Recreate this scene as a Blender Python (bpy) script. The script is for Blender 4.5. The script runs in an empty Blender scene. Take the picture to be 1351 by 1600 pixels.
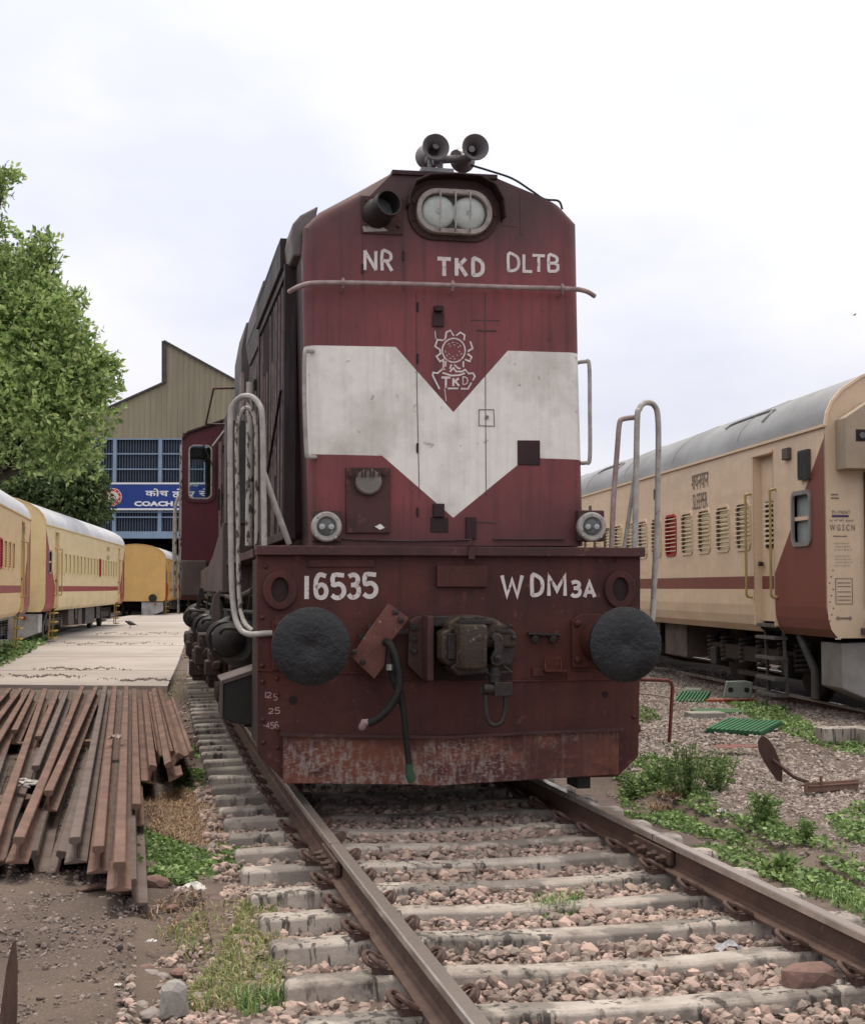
import bpy, bmesh, math, random
import numpy as np
from mathutils import Vector, Matrix, Quaternion
random.seed(7); rng = np.random.default_rng(7)
S = bpy.context.scene
COL = S.collection
PI = math.pi
# ------------------------------------------------------------------ camera
F = 2200.0; PITCH = math.atan(118/F); CAMH = 1.37
cam = bpy.data.cameras.new('camera'); camo = bpy.data.objects.new('camera', cam); COL.objects.link(camo)
camo.location = (0, 0, CAMH); camo.rotation_euler = (PI/2+PITCH, 0, 0)
cam.sensor_fit = 'VERTICAL'; cam.sensor_height = 36; cam.lens = F/1600*36
cam.clip_start = .1; cam.clip_end = 2000
S.camera = camo
# ------------------------------------------------------------------ sky and light
SUN_EL, SUN_AZ = math.radians(72), math.radians(345)   # azimuth: from +Y clockwise (high, a little behind the locomotive)
w = bpy.data.worlds.new('World'); S.world = w; w.use_nodes = True
nt = w.node_tree; nt.nodes.clear()
def N(nt, t, **k):
    n = nt.nodes.new(t)
    for a, b in k.items(): setattr(n, a, b)
    return n
sky = N(nt, 'ShaderNodeTexSky', sky_type='NISHITA', sun_disc=False)
sky.sun_elevation = SUN_EL; sky.sun_rotation = SUN_AZ; sky.air_density = 1.2; sky.dust_density = 2
bg1 = N(nt, 'ShaderNodeBackground'); bg1.inputs[1].default_value = .06
nt.links.new(sky.outputs[0], bg1.inputs[0])
tc = N(nt, 'ShaderNodeTexCoord'); mp = N(nt, 'ShaderNodeMapping'); mp.inputs['Scale'].default_value = (1, 1, 2.2)
mp.inputs['Location'].default_value = (.35, .1, .2)
nt.links.new(tc.outputs['Generated'], mp.inputs[0])
no = N(nt, 'ShaderNodeTexNoise'); no.inputs['Scale'].default_value = 2.6; no.inputs['Detail'].default_value = 6; no.inputs['Roughness'].default_value = .5
nt.links.new(mp.outputs[0], no.inputs['Vector'])
cr = N(nt, 'ShaderNodeValToRGB'); cr.color_ramp.elements[0].position = .38; cr.color_ramp.elements[1].position = .62
cr.color_ramp.elements[0].color = (.755, .765, .895, 1); cr.color_ramp.elements[1].color = (.98, .965, .98, 1)
nt.links.new(no.outputs[0], cr.inputs[0])
bg2 = N(nt, 'ShaderNodeBackground'); bg2.inputs[1].default_value = 1.0
skm = N(nt, 'ShaderNodeMix', data_type='RGBA'); skm.inputs[7].default_value = (1, .935, .855, 1)
nt.links.new(cr.outputs[0], skm.inputs[6]); nt.links.new(skm.outputs[2], bg2.inputs[0])
# an overcast sky is brightest overhead
sxyz = N(nt, 'ShaderNodeSeparateXYZ'); nt.links.new(tc.outputs['Generated'], sxyz.inputs[0])
mr = N(nt, 'ShaderNodeMapRange'); mr.inputs[1].default_value = .12; mr.inputs[2].default_value = .95; mr.inputs[3].default_value = 1.03; mr.inputs[4].default_value = 1.8
mr2 = N(nt, 'ShaderNodeMapRange'); mr2.inputs[1].default_value = .38; mr2.inputs[2].default_value = .7; nt.links.new(sxyz.outputs[2], mr2.inputs[0]); nt.links.new(mr2.outputs[0], skm.inputs[0])
nt.links.new(sxyz.outputs[2], mr.inputs[0]); nt.links.new(mr.outputs[0], bg2.inputs[1])
mx = N(nt, 'ShaderNodeMixShader'); mx.inputs[0].default_value = .86
nt.links.new(bg1.outputs[0], mx.inputs[1]); nt.links.new(bg2.outputs[0], mx.inputs[2])
wo = N(nt, 'ShaderNodeOutputWorld'); nt.links.new(mx.outputs[0], wo.inputs[0])
sun = bpy.data.lights.new('sun', 'SUN'); sun.energy = 2.0; sun.angle = math.radians(11); sun.color = (1, .93, .82)
suno = bpy.data.objects.new('sun', sun); COL.objects.link(suno)
sd = Vector((math.sin(SUN_AZ)*math.cos(SUN_EL), math.cos(SUN_AZ)*math.cos(SUN_EL), math.sin(SUN_EL)))
suno.rotation_euler = sd.to_track_quat('Z', 'Y').to_euler(); suno.location = (0, -5, 30)
S.view_settings.view_transform = 'Standard'; S.view_settings.look = 'None'; S.view_settings.exposure = .13; S.view_settings.gamma = 1
S.cycles.max_bounces = 6; S.cycles.transparent_max_bounces = 8
# ------------------------------------------------------------------ pixel <-> place helpers (photo pixels 1351 x 1600)
def ray(px, py):
    x = (px-675.5)/F; y = -(py-800)/F
    return Vector((x, math.cos(PITCH)-y*math.sin(PITCH), math.sin(PITCH)+y*math.cos(PITCH)))
def G(px, py, z=-.2):
    d = ray(px, py); t = (z-CAMH)/d.z
    return Vector((d.x*t, d.y*t, z))
def AT(px, py, Y):
    d = ray(px, py); t = Y/d.y
    return Vector((d.x*t, Y, CAMH+d.z*t))
# ------------------------------------------------------------------ object helpers
def tag(o, label=None, cat=None, group=None, kind=None):
    if label: o['label'] = label
    if cat: o['category'] = cat
    if group: o['group'] = group
    if kind: o['kind'] = kind
    return o
def empty(name, loc=(0, 0, 0), rz=0, label=None, cat=None, group=None):
    o = bpy.data.objects.new(name, None); COL.objects.link(o); o.location = loc; o.rotation_euler = (0, 0, rz); o.empty_display_size = .2
    return tag(o, label, cat, group)
class MB:
    def __init__(s): s.v = []; s.f = []; s.m = []
    def add(s, v, f, m=0):
        b = len(s.v); s.v += [tuple(p) for p in v]; s.f += [tuple(b+i for i in q) for q in f]; s.m += [m]*len(f); return s
    def box(s, x0, x1, y0, y1, z0, z1, m=0):
        v = [(x, y, z) for x in (x0, x1) for y in (y0, y1) for z in (z0, z1)]
        return s.add(v, [(0, 1, 3, 2), (4, 6, 7, 5), (0, 4, 5, 1), (2, 3, 7, 6), (0, 2, 6, 4), (1, 5, 7, 3)], m)
    def bar(s, a, b, w, h, m=0, up=(0, 0, 1)):
        a, b = Vector(a), Vector(b); d = (b-a).normalized(); up = Vector(up)
        if abs(d.dot(up)) > .98: up = Vector((0, 1, 0))
        r = d.cross(up).normalized()*w/2; u = r.cross(d).normalized()*h/2
        v = [a-r-u, a+r-u, a+r+u, a-r+u, b-r-u, b+r-u, b+r+u, b-r+u]
        return s.add(v, [(3, 2, 1, 0), (4, 5, 6, 7), (0, 1, 5, 4), (1, 2, 6, 5), (2, 3, 7, 6), (3, 0, 4, 7)], m)
    def tube(s, pts, r, n=8, m=0, closed=False, cap=True):
        P = [Vector(p) for p in pts]; k = len(P); V = []; Fc = []
        R = r if isinstance(r, (list, tuple)) else [r]*k
        prev = None
        for i in range(k):
            if closed: t = (P[(i+1) % k]-P[i-1]).normalized()
            else: t = (P[min(i+1, k-1)]-P[max(i-1, 0)]).normalized()
            if prev is None:
                a = t.orthogonal().normalized()
            else:
                a = (prev-t*prev.dot(t)).normalized()
            prev = a; b = t.cross(a)
            for j in range(n):
                q = 2*PI*j/n; V.append(P[i]+(a*math.cos(q)+b*math.sin(q))*R[i])
        for i in range(k if closed else k-1):
            for j in range(n):
                i2 = (i+1) % k
                Fc.append((i*n+j, i*n+(j+1) % n, i2*n+(j+1) % n, i2*n+j))
        if cap and not closed:
            Fc.append(tuple(reversed(range(n)))); Fc.append(tuple((k-1)*n+j for j in range(n)))
        return s.add(V, Fc, m)
    def lathe(s, prof, c, ax, n=24, m=0, a0=0, caps=True):
        """prof: list of (distance along axis, radius)"""
        c = Vector(c); ax = Vector(ax).normalized(); a = ax.orthogonal().normalized(); b = ax.cross(a); V = []; Fc = []
        for (h, r) in prof:
            for j in range(n):
                q = 2*PI*j/n+a0; V.append(c+ax*h+(a*math.cos(q)+b*math.sin(q))*max(r, 1e-4))
        for i in range(len(prof)-1):
            for j in range(n): Fc.append((i*n+j, i*n+(j+1) % n, (i+1)*n+(j+1) % n, (i+1)*n+j))
        if caps and prof[0][1] > 1e-3: Fc.append(tuple(reversed(range(n))))
        if caps and prof[-1][1] > 1e-3: Fc.append(tuple((len(prof)-1)*n+j for j in range(n)))
        return s.add(V, Fc, m)
    def cyl(s, a, b, r, n=16, m=0):
        a, b = Vector(a), Vector(b); L = (b-a).length
        return s.lathe([(0, r), (L, r)], a, b-a, n, m)
    def prism(s, poly, y0, y1, m=0, fn=None):
        """poly of (x,z), extruded in y; fn maps (x,y,z)"""
        fn = fn or (lambda x, y, z: (x, y, z)); n = len(poly)
        V = [fn(x, y0, z) for x, z in poly]+[fn(x, y1, z) for x, z in poly]
        Fc = [tuple(range(n)), tuple(reversed(range(n, 2*n)))]+[(i, n+i, n+(i+1) % n, (i+1) % n) for i in range(n)]
        return s.add(V, Fc, m)
    def ribbon(s, pts, wd, y0, y1, m=0, closed=False, fn=None):
        """mitred stroke in the x,z plane between y0 and y1"""
        P = [Vector((p[0], p[1])) for p in pts]; k = len(P); L = []; R = []
        for i in range(k):
            if closed: a, b = P[i-1], P[(i+1) % k]
            else: a, b = P[max(i-1, 0)], P[min(i+1, k-1)]
            d1 = (P[i]-a); d2 = (b-P[i])
            if d1.length < 1e-9: d1 = d2
            if d2.length < 1e-9: d2 = d1
            d1.normalize(); d2.normalize(); n1 = Vector((-d1.y, d1.x)); n2 = Vector((-d2.y, d2.x)); nn = n1+n2
            if nn.length < .3: nn = n1
            nn.normalize(); kk = wd/2/max(nn.dot(n1), .5)
            e = Vector((0, 0))
            if not closed and i == 0: e = -d2*wd*.15
            if not closed and i == k-1: e = d1*wd*.15
            L.append(P[i]+nn*kk+e); R.append(P[i]-nn*kk+e)
        for i in range(k if closed else k-1):
            j = (i+1) % k
            q = [L[i], L[j], R[j], R[i]]
            fn2 = fn or (lambda x, y, z: (x, y, z))
            s.add([fn2(p.x, y0, p.y) for p in q]+[fn2(p.x, y1, p.y) for p in q], [(0, 3, 2, 1), (0, 1, 5, 4), (2, 3, 7, 6)] + ([(3, 0, 4, 7)] if i == 0 and not closed else [])+([(1, 2, 6, 5)] if i == k-2 and not closed else []), m)
        return s
    def build(s, name, mats, parent=None, bevel=0, smooth=0, segs=2, fix=True):
        me = bpy.data.meshes.new(name); me.from_pydata(s.v, [], s.f)
        if not isinstance(mats, (list, tuple)): mats = [mats]
        for m in mats: me.materials.append(m)
        if any(s.m): me.polygons.foreach_set('material_index', s.m)
        me.update()
        if fix:
            bm = bmesh.new(); bm.from_mesh(me); bmesh.ops.recalc_face_normals(bm, faces=bm.faces); bm.to_mesh(me); bm.free()
        if smooth:
            me.shade_smooth(); me.set_sharp_from_angle(angle=math.radians(smooth))
        o = bpy.data.objects.new(name, me); COL.objects.link(o)
        if parent: o.parent = parent
        if bevel:
            b = o.modifiers.new('bevel', 'BEVEL'); b.width = bevel; b.segments = segs; b.limit_method = 'ANGLE'; b.angle_limit = math.radians(40)
            b.harden_normals = False
        return o
def kids(o): return list(o.children)
def copy_tree(o, parent=None):
    ch = kids(o); c = o.copy(); COL.objects.link(c)
    c.parent = parent
    for k in ch: copy_tree(k, c)
    return c
def arc(cx, cz, r, a0, a1, n, rz=None):
    rz = r if rz is None else rz
    return [(cx+r*math.cos(math.radians(a0+(a1-a0)*i/n)), cz+rz*math.sin(math.radians(a0+(a1-a0)*i/n))) for i in range(n+1)]
def rrect(x0, x1, z0, z1, r, n=4):
    return arc(x0+r, z0+r, r, 180, 270, n)+arc(x1-r, z0+r, r, 270, 360, n)+arc(x1-r, z1-r, r, 0, 90, n)+arc(x0+r, z1-r, r, 90, 180, n)
# ------------------------------------------------------------------ materials
def hexl(h):
    c = [int(h[i:i+2], 16)/255 for i in (0, 2, 4)]
    return tuple((x/12.92 if x <= .04045 else ((x+.055)/1.055)**2.4) for x in c)
def mat(name, base, dirt=None, amt=.5, scale=3, rough=.7, metal=0, rvar=.1, bump=.0, bscale=60, streak=0, streakc=None, island=0, spec=.32, stretch=(1, 1, 1), spots=None, hue=0, coat=0, detail=6, lo=.35, hi=.7, extra=None, perobj=False):
    """layered procedural paint/metal/earth: base colour, dirt patches, vertical streaks, spots, bump"""
    m = bpy.data.materials.new(name); m.use_nodes = True; t = m.node_tree; n = t.nodes; L = t.links.new
    p = n['Principled BSDF']; p.inputs['Metallic'].default_value = metal; p.inputs['Specular IOR Level'].default_value = spec
    tc = N(t, 'ShaderNodeTexCoord')
    co = tc.outputs['Object']
    if perobj:
        oi = N(t, 'ShaderNodeObjectInfo'); va = N(t, 'ShaderNodeVectorMath', operation='MULTIPLY_ADD'); va.inputs[1].default_value = (37, 53, 0)
        L(oi.outputs['Random'], va.inputs[0]); L(tc.outputs['Object'], va.inputs[2]); co = va.outputs[0]
    def noise(sc, st=(1, 1, 1), det=detail, off=0):
        mp = N(t, 'ShaderNodeMapping'); mp.inputs['Scale'].default_value = st; mp.inputs['Location'].default_value = (off, off*.7, off*1.3)
        L(co, mp.inputs[0]); q = N(t, 'ShaderNodeTexNoise'); q.inputs['Scale'].default_value = sc; q.inputs['Detail'].default_value = det; q.inputs['Roughness'].default_value = .6
        L(mp.outputs[0], q.inputs['Vector']); return q.outputs[0]
    def ramp(s, a, b, v0=0, v1=1):
        r = N(t, 'ShaderNodeMapRange'); r.inputs[1].default_value = a; r.inputs[2].default_value = b; r.inputs[3].default_value = v0; r.inputs[4].default_value = v1
        L(s, r.inputs[0]); return r.outputs[0]
    def mix(f, a, b, mode='MIX'):
        q = N(t, 'ShaderNodeMix', data_type='RGBA', blend_type=mode)
        if isinstance(f, float): q.inputs[0].default_value = f
        else: L(f, q.inputs[0])
        for i, c in ((6, a), (7, b)):
            if isinstance(c, tuple): q.inputs[i].default_value = (*c[:3], 1)
            else: L(c, q.inputs[i])
        return q.outputs[2]
    c = tuple(base)
    if island:
        g = N(t, 'ShaderNodeNewGeometry')
        c0 = c
        c = mix(g.outputs['Random Per Island'], tuple(x*(1-island) for x in c0), tuple(min(x*(1+island), 1) for x in c0))
        if hue:
            w2 = N(t, 'ShaderNodeTexWhiteNoise', noise_dimensions='1D'); L(g.outputs['Random Per Island'], w2.inputs['W'])
            c = mix(ramp(w2.outputs[0], .4, 1.0, 0, 1), c, hue)
    nz = noise(scale, stretch)
    if dirt is not None: c = mix(ramp(nz, lo, hi, 0, amt), c, tuple(dirt))
    # fine tone variation
    c = mix(ramp(noise(scale*7, stretch, off=3), .3, .7, 0, .35), c, mix(1.0, c, (.72, .72, .72), 'MULTIPLY'))
    if streak:
        sn = noise(scale*4, (3.2, 3.2, .14), 4, off=9)
        c = mix(ramp(sn, .5, .72, 0, streak), c, tuple(streakc or dirt))
    if spots:
        sc, col, th, a = spots
        c = mix(ramp(noise(sc, off=17), th, th+.05, 0, a), c, tuple(col))
    if extra: c = extra(t, c, mix, noise, ramp, tc)
    if isinstance(c, tuple): p.inputs['Base Color'].default_value = (*c, 1)
    else: L(c, p.inputs['Base Color'])
    L(ramp(nz, .3, .7, max(rough-rvar, .05), min(rough+rvar, 1)), p.inputs['Roughness'])
    if bump:
        b = N(t, 'ShaderNodeBump'); b.inputs['Strength'].default_value = bump; b.inputs['Distance'].default_value = .01
        L(noise(bscale, stretch, 8, off=5), b.inputs['Height']); L(b.outputs[0], p.inputs['Normal'])
    return m
def leafmat(name, a, b, c=None, trans=.25):
    m = bpy.data.materials.new(name); m.use_nodes = True; t = m.node_tree; L = t.links.new; p = t.nodes['Principled BSDF']
    g = N(t, 'ShaderNodeNewGeometry'); cr = N(t, 'ShaderNodeValToRGB'); cr.color_ramp.elements[0].color = (*a, 1); cr.color_ramp.elements[1].color = (*b, 1)
    if c: e = cr.color_ramp.elements.new(.93); e.color = (*c, 1); cr.color_ramp.elements[1].position = .85
    L(g.outputs['Random Per Island'], cr.inputs[0]); L(cr.outputs[0], p.inputs['Base Color']); p.inputs['Roughness'].default_value = .5; p.inputs['Specular IOR Level'].default_value = .35
    tr = N(t, 'ShaderNodeBsdfTranslucent'); L(cr.outputs[0], tr.inputs[0]); mxx = N(t, 'ShaderNodeMixShader'); mxx.inputs[0].default_value = trans
    L(p.outputs[0], mxx.inputs[1]); L(tr.outputs[0], mxx.inputs[2]); L(mxx.outputs[0], t.nodes['Material Output'].inputs[0])
    return m
def glassmat(name, tint=(.8, .85, .85), rough=.02, trans=1.0, alpha=.25):
    m = bpy.data.materials.new(name); m.use_nodes = True; t = m.node_tree; L = t.links.new
    p = t.nodes['Principled BSDF']; p.inputs['Base Color'].default_value = (.05, .06, .06, 1); p.inputs['Roughness'].default_value = rough
    tr = N(t, 'ShaderNodeBsdfTransparent'); tr.inputs[0].default_value = (*tint, 1); mxx = N(t, 'ShaderNodeMixShader'); mxx.inputs[0].default_value = alpha
    L(tr.outputs[0], mxx.inputs[1]); L(p.outputs[0], mxx.inputs[2]); L(mxx.outputs[0], t.nodes['Material Output'].inputs[0]); return m
M = {}
def soot(t, c, mix, noise, ramp, tc):
    # old exhaust soot baked on the top of the nose, with a ragged edge of its own
    s = N(t, 'ShaderNodeSeparateXYZ'); t.links.new(tc.outputs['Object'], s.inputs[0])
    a = N(t, 'ShaderNodeMath', operation='MULTIPLY_ADD'); t.links.new(noise(2.2, (1.4, 1, .5), 5, 21), a.inputs[0]); a.inputs[1].default_value = 1.1; t.links.new(s.outputs[2], a.inputs[2])
    c = mix(ramp(a.outputs[0], 3.88, 4.5, 0, .85), c, (.05, .030, .033))
    b = N(t, 'ShaderNodeMath', operation='MULTIPLY_ADD'); t.links.new(noise(3, (1.4, 1, .5), 5, 31), b.inputs[0]); b.inputs[1].default_value = -.5; t.links.new(s.outputs[2], b.inputs[2])
    return mix(ramp(b.outputs[0], 1.3, 1.75, .75, 0), c, (.045, .022, .022))
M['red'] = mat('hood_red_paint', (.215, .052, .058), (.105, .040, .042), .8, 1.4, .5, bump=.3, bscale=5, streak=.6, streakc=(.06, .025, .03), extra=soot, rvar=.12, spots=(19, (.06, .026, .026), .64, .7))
M['white'] = mat('hood_white_paint', (.76, .745, .71), (.40, .365, .335), .8, 2.0, .55, bump=.3, bscale=5, streak=.18, streakc=(.30, .24, .22), spots=(13, (.22, .17, .16), .635, .6), lo=.45, hi=.72)
M['white_text'] = mat('lettering_white_paint', (.66, .63, .62), (.4, .3, .3), .5, 9, .6, spots=(34, (.25, .08, .09), .60, .8))
M['beam'] = mat('beam_red_paint', (.090, .024, .019), (.034, .014, .012), .95, 2.0, .6, bump=.25, bscale=30, streak=.65, streakc=(.03, .014, .013), spots=(14, (.15, .055, .045), .64, .6), rvar=.12, spec=.28)
M['ledge'] = mat('ledge_dirty_red', (.075, .028, .027), (.032, .02, .02), .8, 4, .65, bump=.3, bscale=40, spots=(9, (.14, .06, .045), .62, .6))
def scuffs(t, c, mix, noise, ramp, tc):
    big = ramp(noise(1.6, (1, 1, 2), 3, 61), .42, .58, 0, 1)
    c = mix(ramp(noise(2.6, (1, 1, 1.4), 5, 91), .46, .56, 0, .9), c, (.16, .055, .035))
    for off, st in ((71, (1, 1, .3)), (81, (1, 1, 1.6))):
        f = ramp(noise(38, st, 5, off), .50, .64, 0, .75); q = N(t, 'ShaderNodeMath', operation='MULTIPLY'); t.links.new(big, q.inputs[0]); t.links.new(f, q.inputs[1]); c = mix(q.outputs[0], c, (.27, .225, .205))
    return c
M['guard'] = mat('guard_worn_rust', (.105, .034, .028), (.04, .018, .017), .8, 3, .65, bump=.4, bscale=50, streak=.5, streakc=(.17, .085, .07), extra=scuffs, spec=.3)
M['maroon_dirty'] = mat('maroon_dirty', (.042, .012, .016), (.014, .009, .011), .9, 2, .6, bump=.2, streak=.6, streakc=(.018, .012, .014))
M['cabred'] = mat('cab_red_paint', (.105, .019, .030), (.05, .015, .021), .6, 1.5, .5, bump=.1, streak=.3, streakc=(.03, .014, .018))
M['grille'] = mat('grille_grime', (.030, .016, .019), (.012, .010, .013), .8, 3, .6, bump=.3, streak=.5, streakc=(.07, .06, .065))
M['black'] = mat('greasy_black', (.014, .013, .014), (.035, .028, .025), .7, 5, .5, bump=.3, rvar=.2)
M['blackbrown'] = mat('bogie_grime', (.025, .019, .017), (.06, .036, .028), .7, 6, .65, bump=.4)
M['buffer'] = mat('buffer_grease', (.007, .0075, .010), (.018, .020, .025), .6, 9, .34, bump=1.0, bscale=26, rvar=.2, spots=(70, (.06, .062, .07), .63, .6), spec=.38)
M['steel'] = mat('worn_steel', (.045, .036, .034), (.018, .015, .016), .7, 12, .45, metal=.35, bump=.4)
M['knuckle'] = mat('knuckle_rust', (.055, .036, .024), (.02, .015, .013), .8, 9, .5, bump=.6, spots=(28, (.17, .13, .10), .6, .7))
M['pipe'] = mat('handrail_grey_paint', (.40, .385, .37), (.17, .14, .13), .6, 12, .5, bump=.15, spots=(30, (.12, .08, .07), .62, .9))
M['pipe_peel'] = mat('handrail_peeling_paint', (.40, .37, .34), (.05, .04, .04), .95, 34, .6, bump=.3, lo=.52, hi=.57, stretch=(1, 1, .35))
M['pipe_pink'] = mat('handrail_faded_pink', (.34, .27, .27), (.14, .07, .07), .7, 12, .55, bump=.15)
M['dkgrey'] = mat('dark_grey_paint', (.07, .065, .065), (.035, .03, .03), .7, 5, .6, bump=.2)
M['sillgrey'] = mat('sill_grey_brown', (.125, .095, .09), (.06, .045, .042), .7, 3, .7, bump=.2, streak=.4, streakc=(.05, .04, .038))
M['hose'] = mat('rubber_hose', (.012, .011, .012), (.03, .024, .023), .6, 20, .55, bump=.3, spec=.2)
M['chrome'] = mat('lamp_reflector', (.40, .42, .42), (.25, .27, .27), .5, 9, .3, metal=.6)
M['lampglass'] = mat('lamp_lens', (.50, .54, .52), (.34, .38, .37), .6, 14, .18, bump=.4, bscale=50)
M['lamprim'] = mat('lamp_rim_paint', (.40, .37, .35), (.14, .10, .09), .7, 14, .6, bump=.4)
M['darklens'] = mat('dark_lens', (.11, .12, .125), (.06, .06, .065), .6, 20, .2, bump=.3, spots=(40, (.30, .31, .31), .6, .6))
M['horn'] = mat('horn_grey_metal', (.21, .20, .21), (.11, .10, .11), .6, 8, .45, metal=.3, bump=.1)
M['doorline'] = mat('door_gap', (.10, .065, .065), (.05, .03, .03), .6, 8, .8)
M['flapline'] = mat('flap_outline', (.22, .18, .17), (.12, .09, .09), .6, 8, .8)
M['seam'] = mat('seam_dark', (.03, .014, .016), (.015, .01, .01), .6, 8, .8)
M['glass'] = glassmat('cab_glass', (.93, .96, .96), alpha=.10)
M['plate'] = mat('faded_plate_red', (.15, .055, .045), (.06, .026, .022), .7, 8, .6, bump=.3, spots=(20, (.36, .26, .23), .62, .6))
M['rail'] = mat('rail_rust', (.105, .058, .043), (.055, .036, .03), .8, 7, .7, bump=.5, bscale=70, spots=(20, (.17, .10, .07), .62, .6))
M['railtop'] = mat('rail_running_face', (.60, .54, .50), (.25, .19, .155), .6, 5, .28, metal=.75, stretch=(1, 1, 1), rvar=.08)
M['scraprail'] = mat('scrap_rail_rust', (.20, .112, .084), (.095, .060, .048), .9, 3, .75, bump=.5, bscale=70, spots=(18, (.24, .13, .095), .62, .6), perobj=True)
M['scraprail2'] = mat('scrap_rail_grey_rust', (.155, .115, .10), (.09, .066, .058), .85, 4, .75, bump=.5, bscale=70)
M['clip'] = mat('clip_rust', (.10, .058, .047), (.05, .032, .028), .7, 30, .65, bump=.4)
M['concrete'] = mat('pavement_concrete', (.42, .375, .345), (.28, .245, .225), .7, .35, .85, bump=.2, bscale=20, spots=(1.3, (.24, .20, .18), .62, .5))
def drips(t, c, mix, noise, ramp, tc):
    big = ramp(noise(1.9, (1, 1, 1), 2, 40), .47, .55, 0, 1)
    st = ramp(noise(26, (1, 1, .08), 3, 50), .53, .60, 0, .9)
    mm = N(t, 'ShaderNodeMath', operation='MULTIPLY'); t.links.new(big, mm.inputs[0]); t.links.new(st, mm.inputs[1])
    return mix(mm.outputs[0], c, (.05, .042, .04))
M['sleeper'] = mat('sleeper_concrete', (.44, .395, .355), (.20, .165, .145), .8, 4, .85, bump=.5, bscale=60, spots=(2.4, (.12, .105, .095), .50, .7), extra=drips, perobj=True)
M['ballast'] = mat('ballast_stone', (.36, .262, .225), None, rough=.85, scale=20, island=.5, bump=.3, hue=(.235, .20, .175))
M['gravel'] = mat('pale_gravel_stone', (.34, .285, .26), None, rough=.85, scale=20, island=.45, bump=.3, hue=(.25, .20, .17))
M['dirtstone'] = mat('soil_stone', (.18, .14, .125), None, rough=.9, scale=20, island=.55, bump=.3, hue=(.26, .22, .20))
# ================================================================== locomotive
TH = math.atan((675.5-240)/F)                      # heading of the locomotive
LO = Vector((.104, 9.19, 0)); LU = Vector((math.cos(TH), math.sin(TH), 0)); LV = Vector((-math.sin(TH), math.cos(TH), 0))
def LP(px, py, v):
    """where the sight line through a photo pixel meets the locomotive's cross-plane at depth v: (u, w)"""
    d = ray(px, py); C = Vector((0, 0, CAMH)); t = ((LO+LV*v)-C).dot(LV)/d.dot(LV); P = C+d*t
    return ((P-LO).dot(LU), P.z)
def L3(px, py, v):
    u, w = LP(px, py, v); return (u, v, w)
loco = empty('diesel_locomotive', LO, TH, 'maroon diesel locomotive with a white V band on its nose standing on the middle track', 'locomotive')
HV = .10                                            # depth of the nose's front face
# ---- nose of the hood
out = [LP(486, 853, HV), LP(479, 600, HV), LP(474, 400, HV), LP(476, 352, HV), LP(500, 328, HV), LP(560, 296, HV), LP(615, 269, HV), LP(775, 278, HV), LP(803, 290, HV), LP(880, 322, HV), LP(903, 347, HV), LP(907, 560, HV), LP(915, 853, HV)]
mb = MB(); mb.prism(out, HV, .62)
me = bpy.data.meshes.new('nose'); me.from_pydata(mb.v, [], mb.f)
bm = bmesh.new(); bm.from_mesh(me); bmesh.ops.recalc_face_normals(bm, faces=bm.faces); bm.edges.ensure_lookup_table()
def zc(e): return (e.verts[0].co+e.verts[1].co)/2
ed = [e for e in bm.edges if abs(e.verts[0].co.y-HV) < 1e-4 and abs(e.verts[1].co.y-HV) < 1e-4 and zc(e).z > 1.72 and not (zc(e).z > 4.0)]
bmesh.ops.bevel(bm, geom=ed, offset=.085, segments=5, affect='EDGES', profile=.5)
band = [(462, 539), (618, 542), (708, 644), (793, 548), (930, 552), (930, 719), (843, 716), (843, 688), (809, 688), (809, 726), (771, 757), (708, 809), (597, 712), (462, 709)]
bandL = [LP(x, y, HV) for x, y in band]
for i in range(len(bandL)):
    a, b = Vector((bandL[i][0], 0, bandL[i][1])), Vector((bandL[(i+1) % len(bandL)][0], 0, bandL[(i+1) % len(bandL)][1]))
    nrm = Vector((0, 1, 0)).cross(b-a).normalized()
    bmesh.ops.bisect_plane(bm, geom=bm.faces[:]+bm.edges[:]+bm.verts[:], plane_co=a, plane_no=nrm, dist=1e-6)
bmesh.ops.bisect_plane(bm, geom=bm.faces[:]+bm.edges[:]+bm.verts[:], plane_co=(0, .24, 0), plane_no=(0, 1, 0))
def inside(p, poly):
    c = False; n = len(poly)
    for i in range(n):
        x1, y1 = poly[i]; x2, y2 = poly[(i+1) % n]
        if (y1 > p[1]) != (y2 > p[1]) and p[0] < (x2-x1)*(p[1]-y1)/(y2-y1)+x1: c = not c
    return c
for f in bm.faces:
    q = f.calc_center_median()
    if q.y < .24 and inside((q.x, q.z), bandL): f.material_index = 1
    elif q.y > .24: f.material_index = 2
bm.to_mesh(me); bm.free()
me.materials.append(M['red']); me.materials.append(M['white']); me.materials.append(M['maroon_dirty'])
me.shade_smooth(); me.set_sharp_from_angle(angle=math.radians(28))
nose = bpy.data.objects.new('nose', me); COL.objects.link(nose); nose.parent = loco
FV = HV-.002                                        # just proud of the nose face
def strip(mb, pts, wd, proud=.004, m=0, v=HV):
    q = [LP(x, y, v) for x, y in pts]; mb.ribbon(q, wd, v-proud, v+.002, m)
def seam(pts, wd, proud=.004):
    m_ = MB(); strip(m_, pts, wd, proud); m_.build('door_seam', M['doorline'], loco)
seam([(650, 458), (651, 600), (655, 780)], .0045, .0025)
seam([(757.5, 458), (758, 600), (759, 775)], .0045, .0025)
seam([(630, 380), (630, 455)], .005, .0025); seam([(566, 372), (566, 455)], .004, .0025)
seam([(783, 292), (783, 352), (808, 354)], .006, .003); seam([(813, 300), (814, 368)], .008, .003)
seam([(735, 500), (780, 501)], .006, .003); seam([(745, 516), (775, 517)], .008, .006); seam([(742, 815), (775, 816)], .008, .006)
seam([(500, 838), (560, 843), (640, 845), (735, 843), (735, 838)], .008, .02); seam([(770, 842), (880, 842)], .008, .02)
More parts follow.
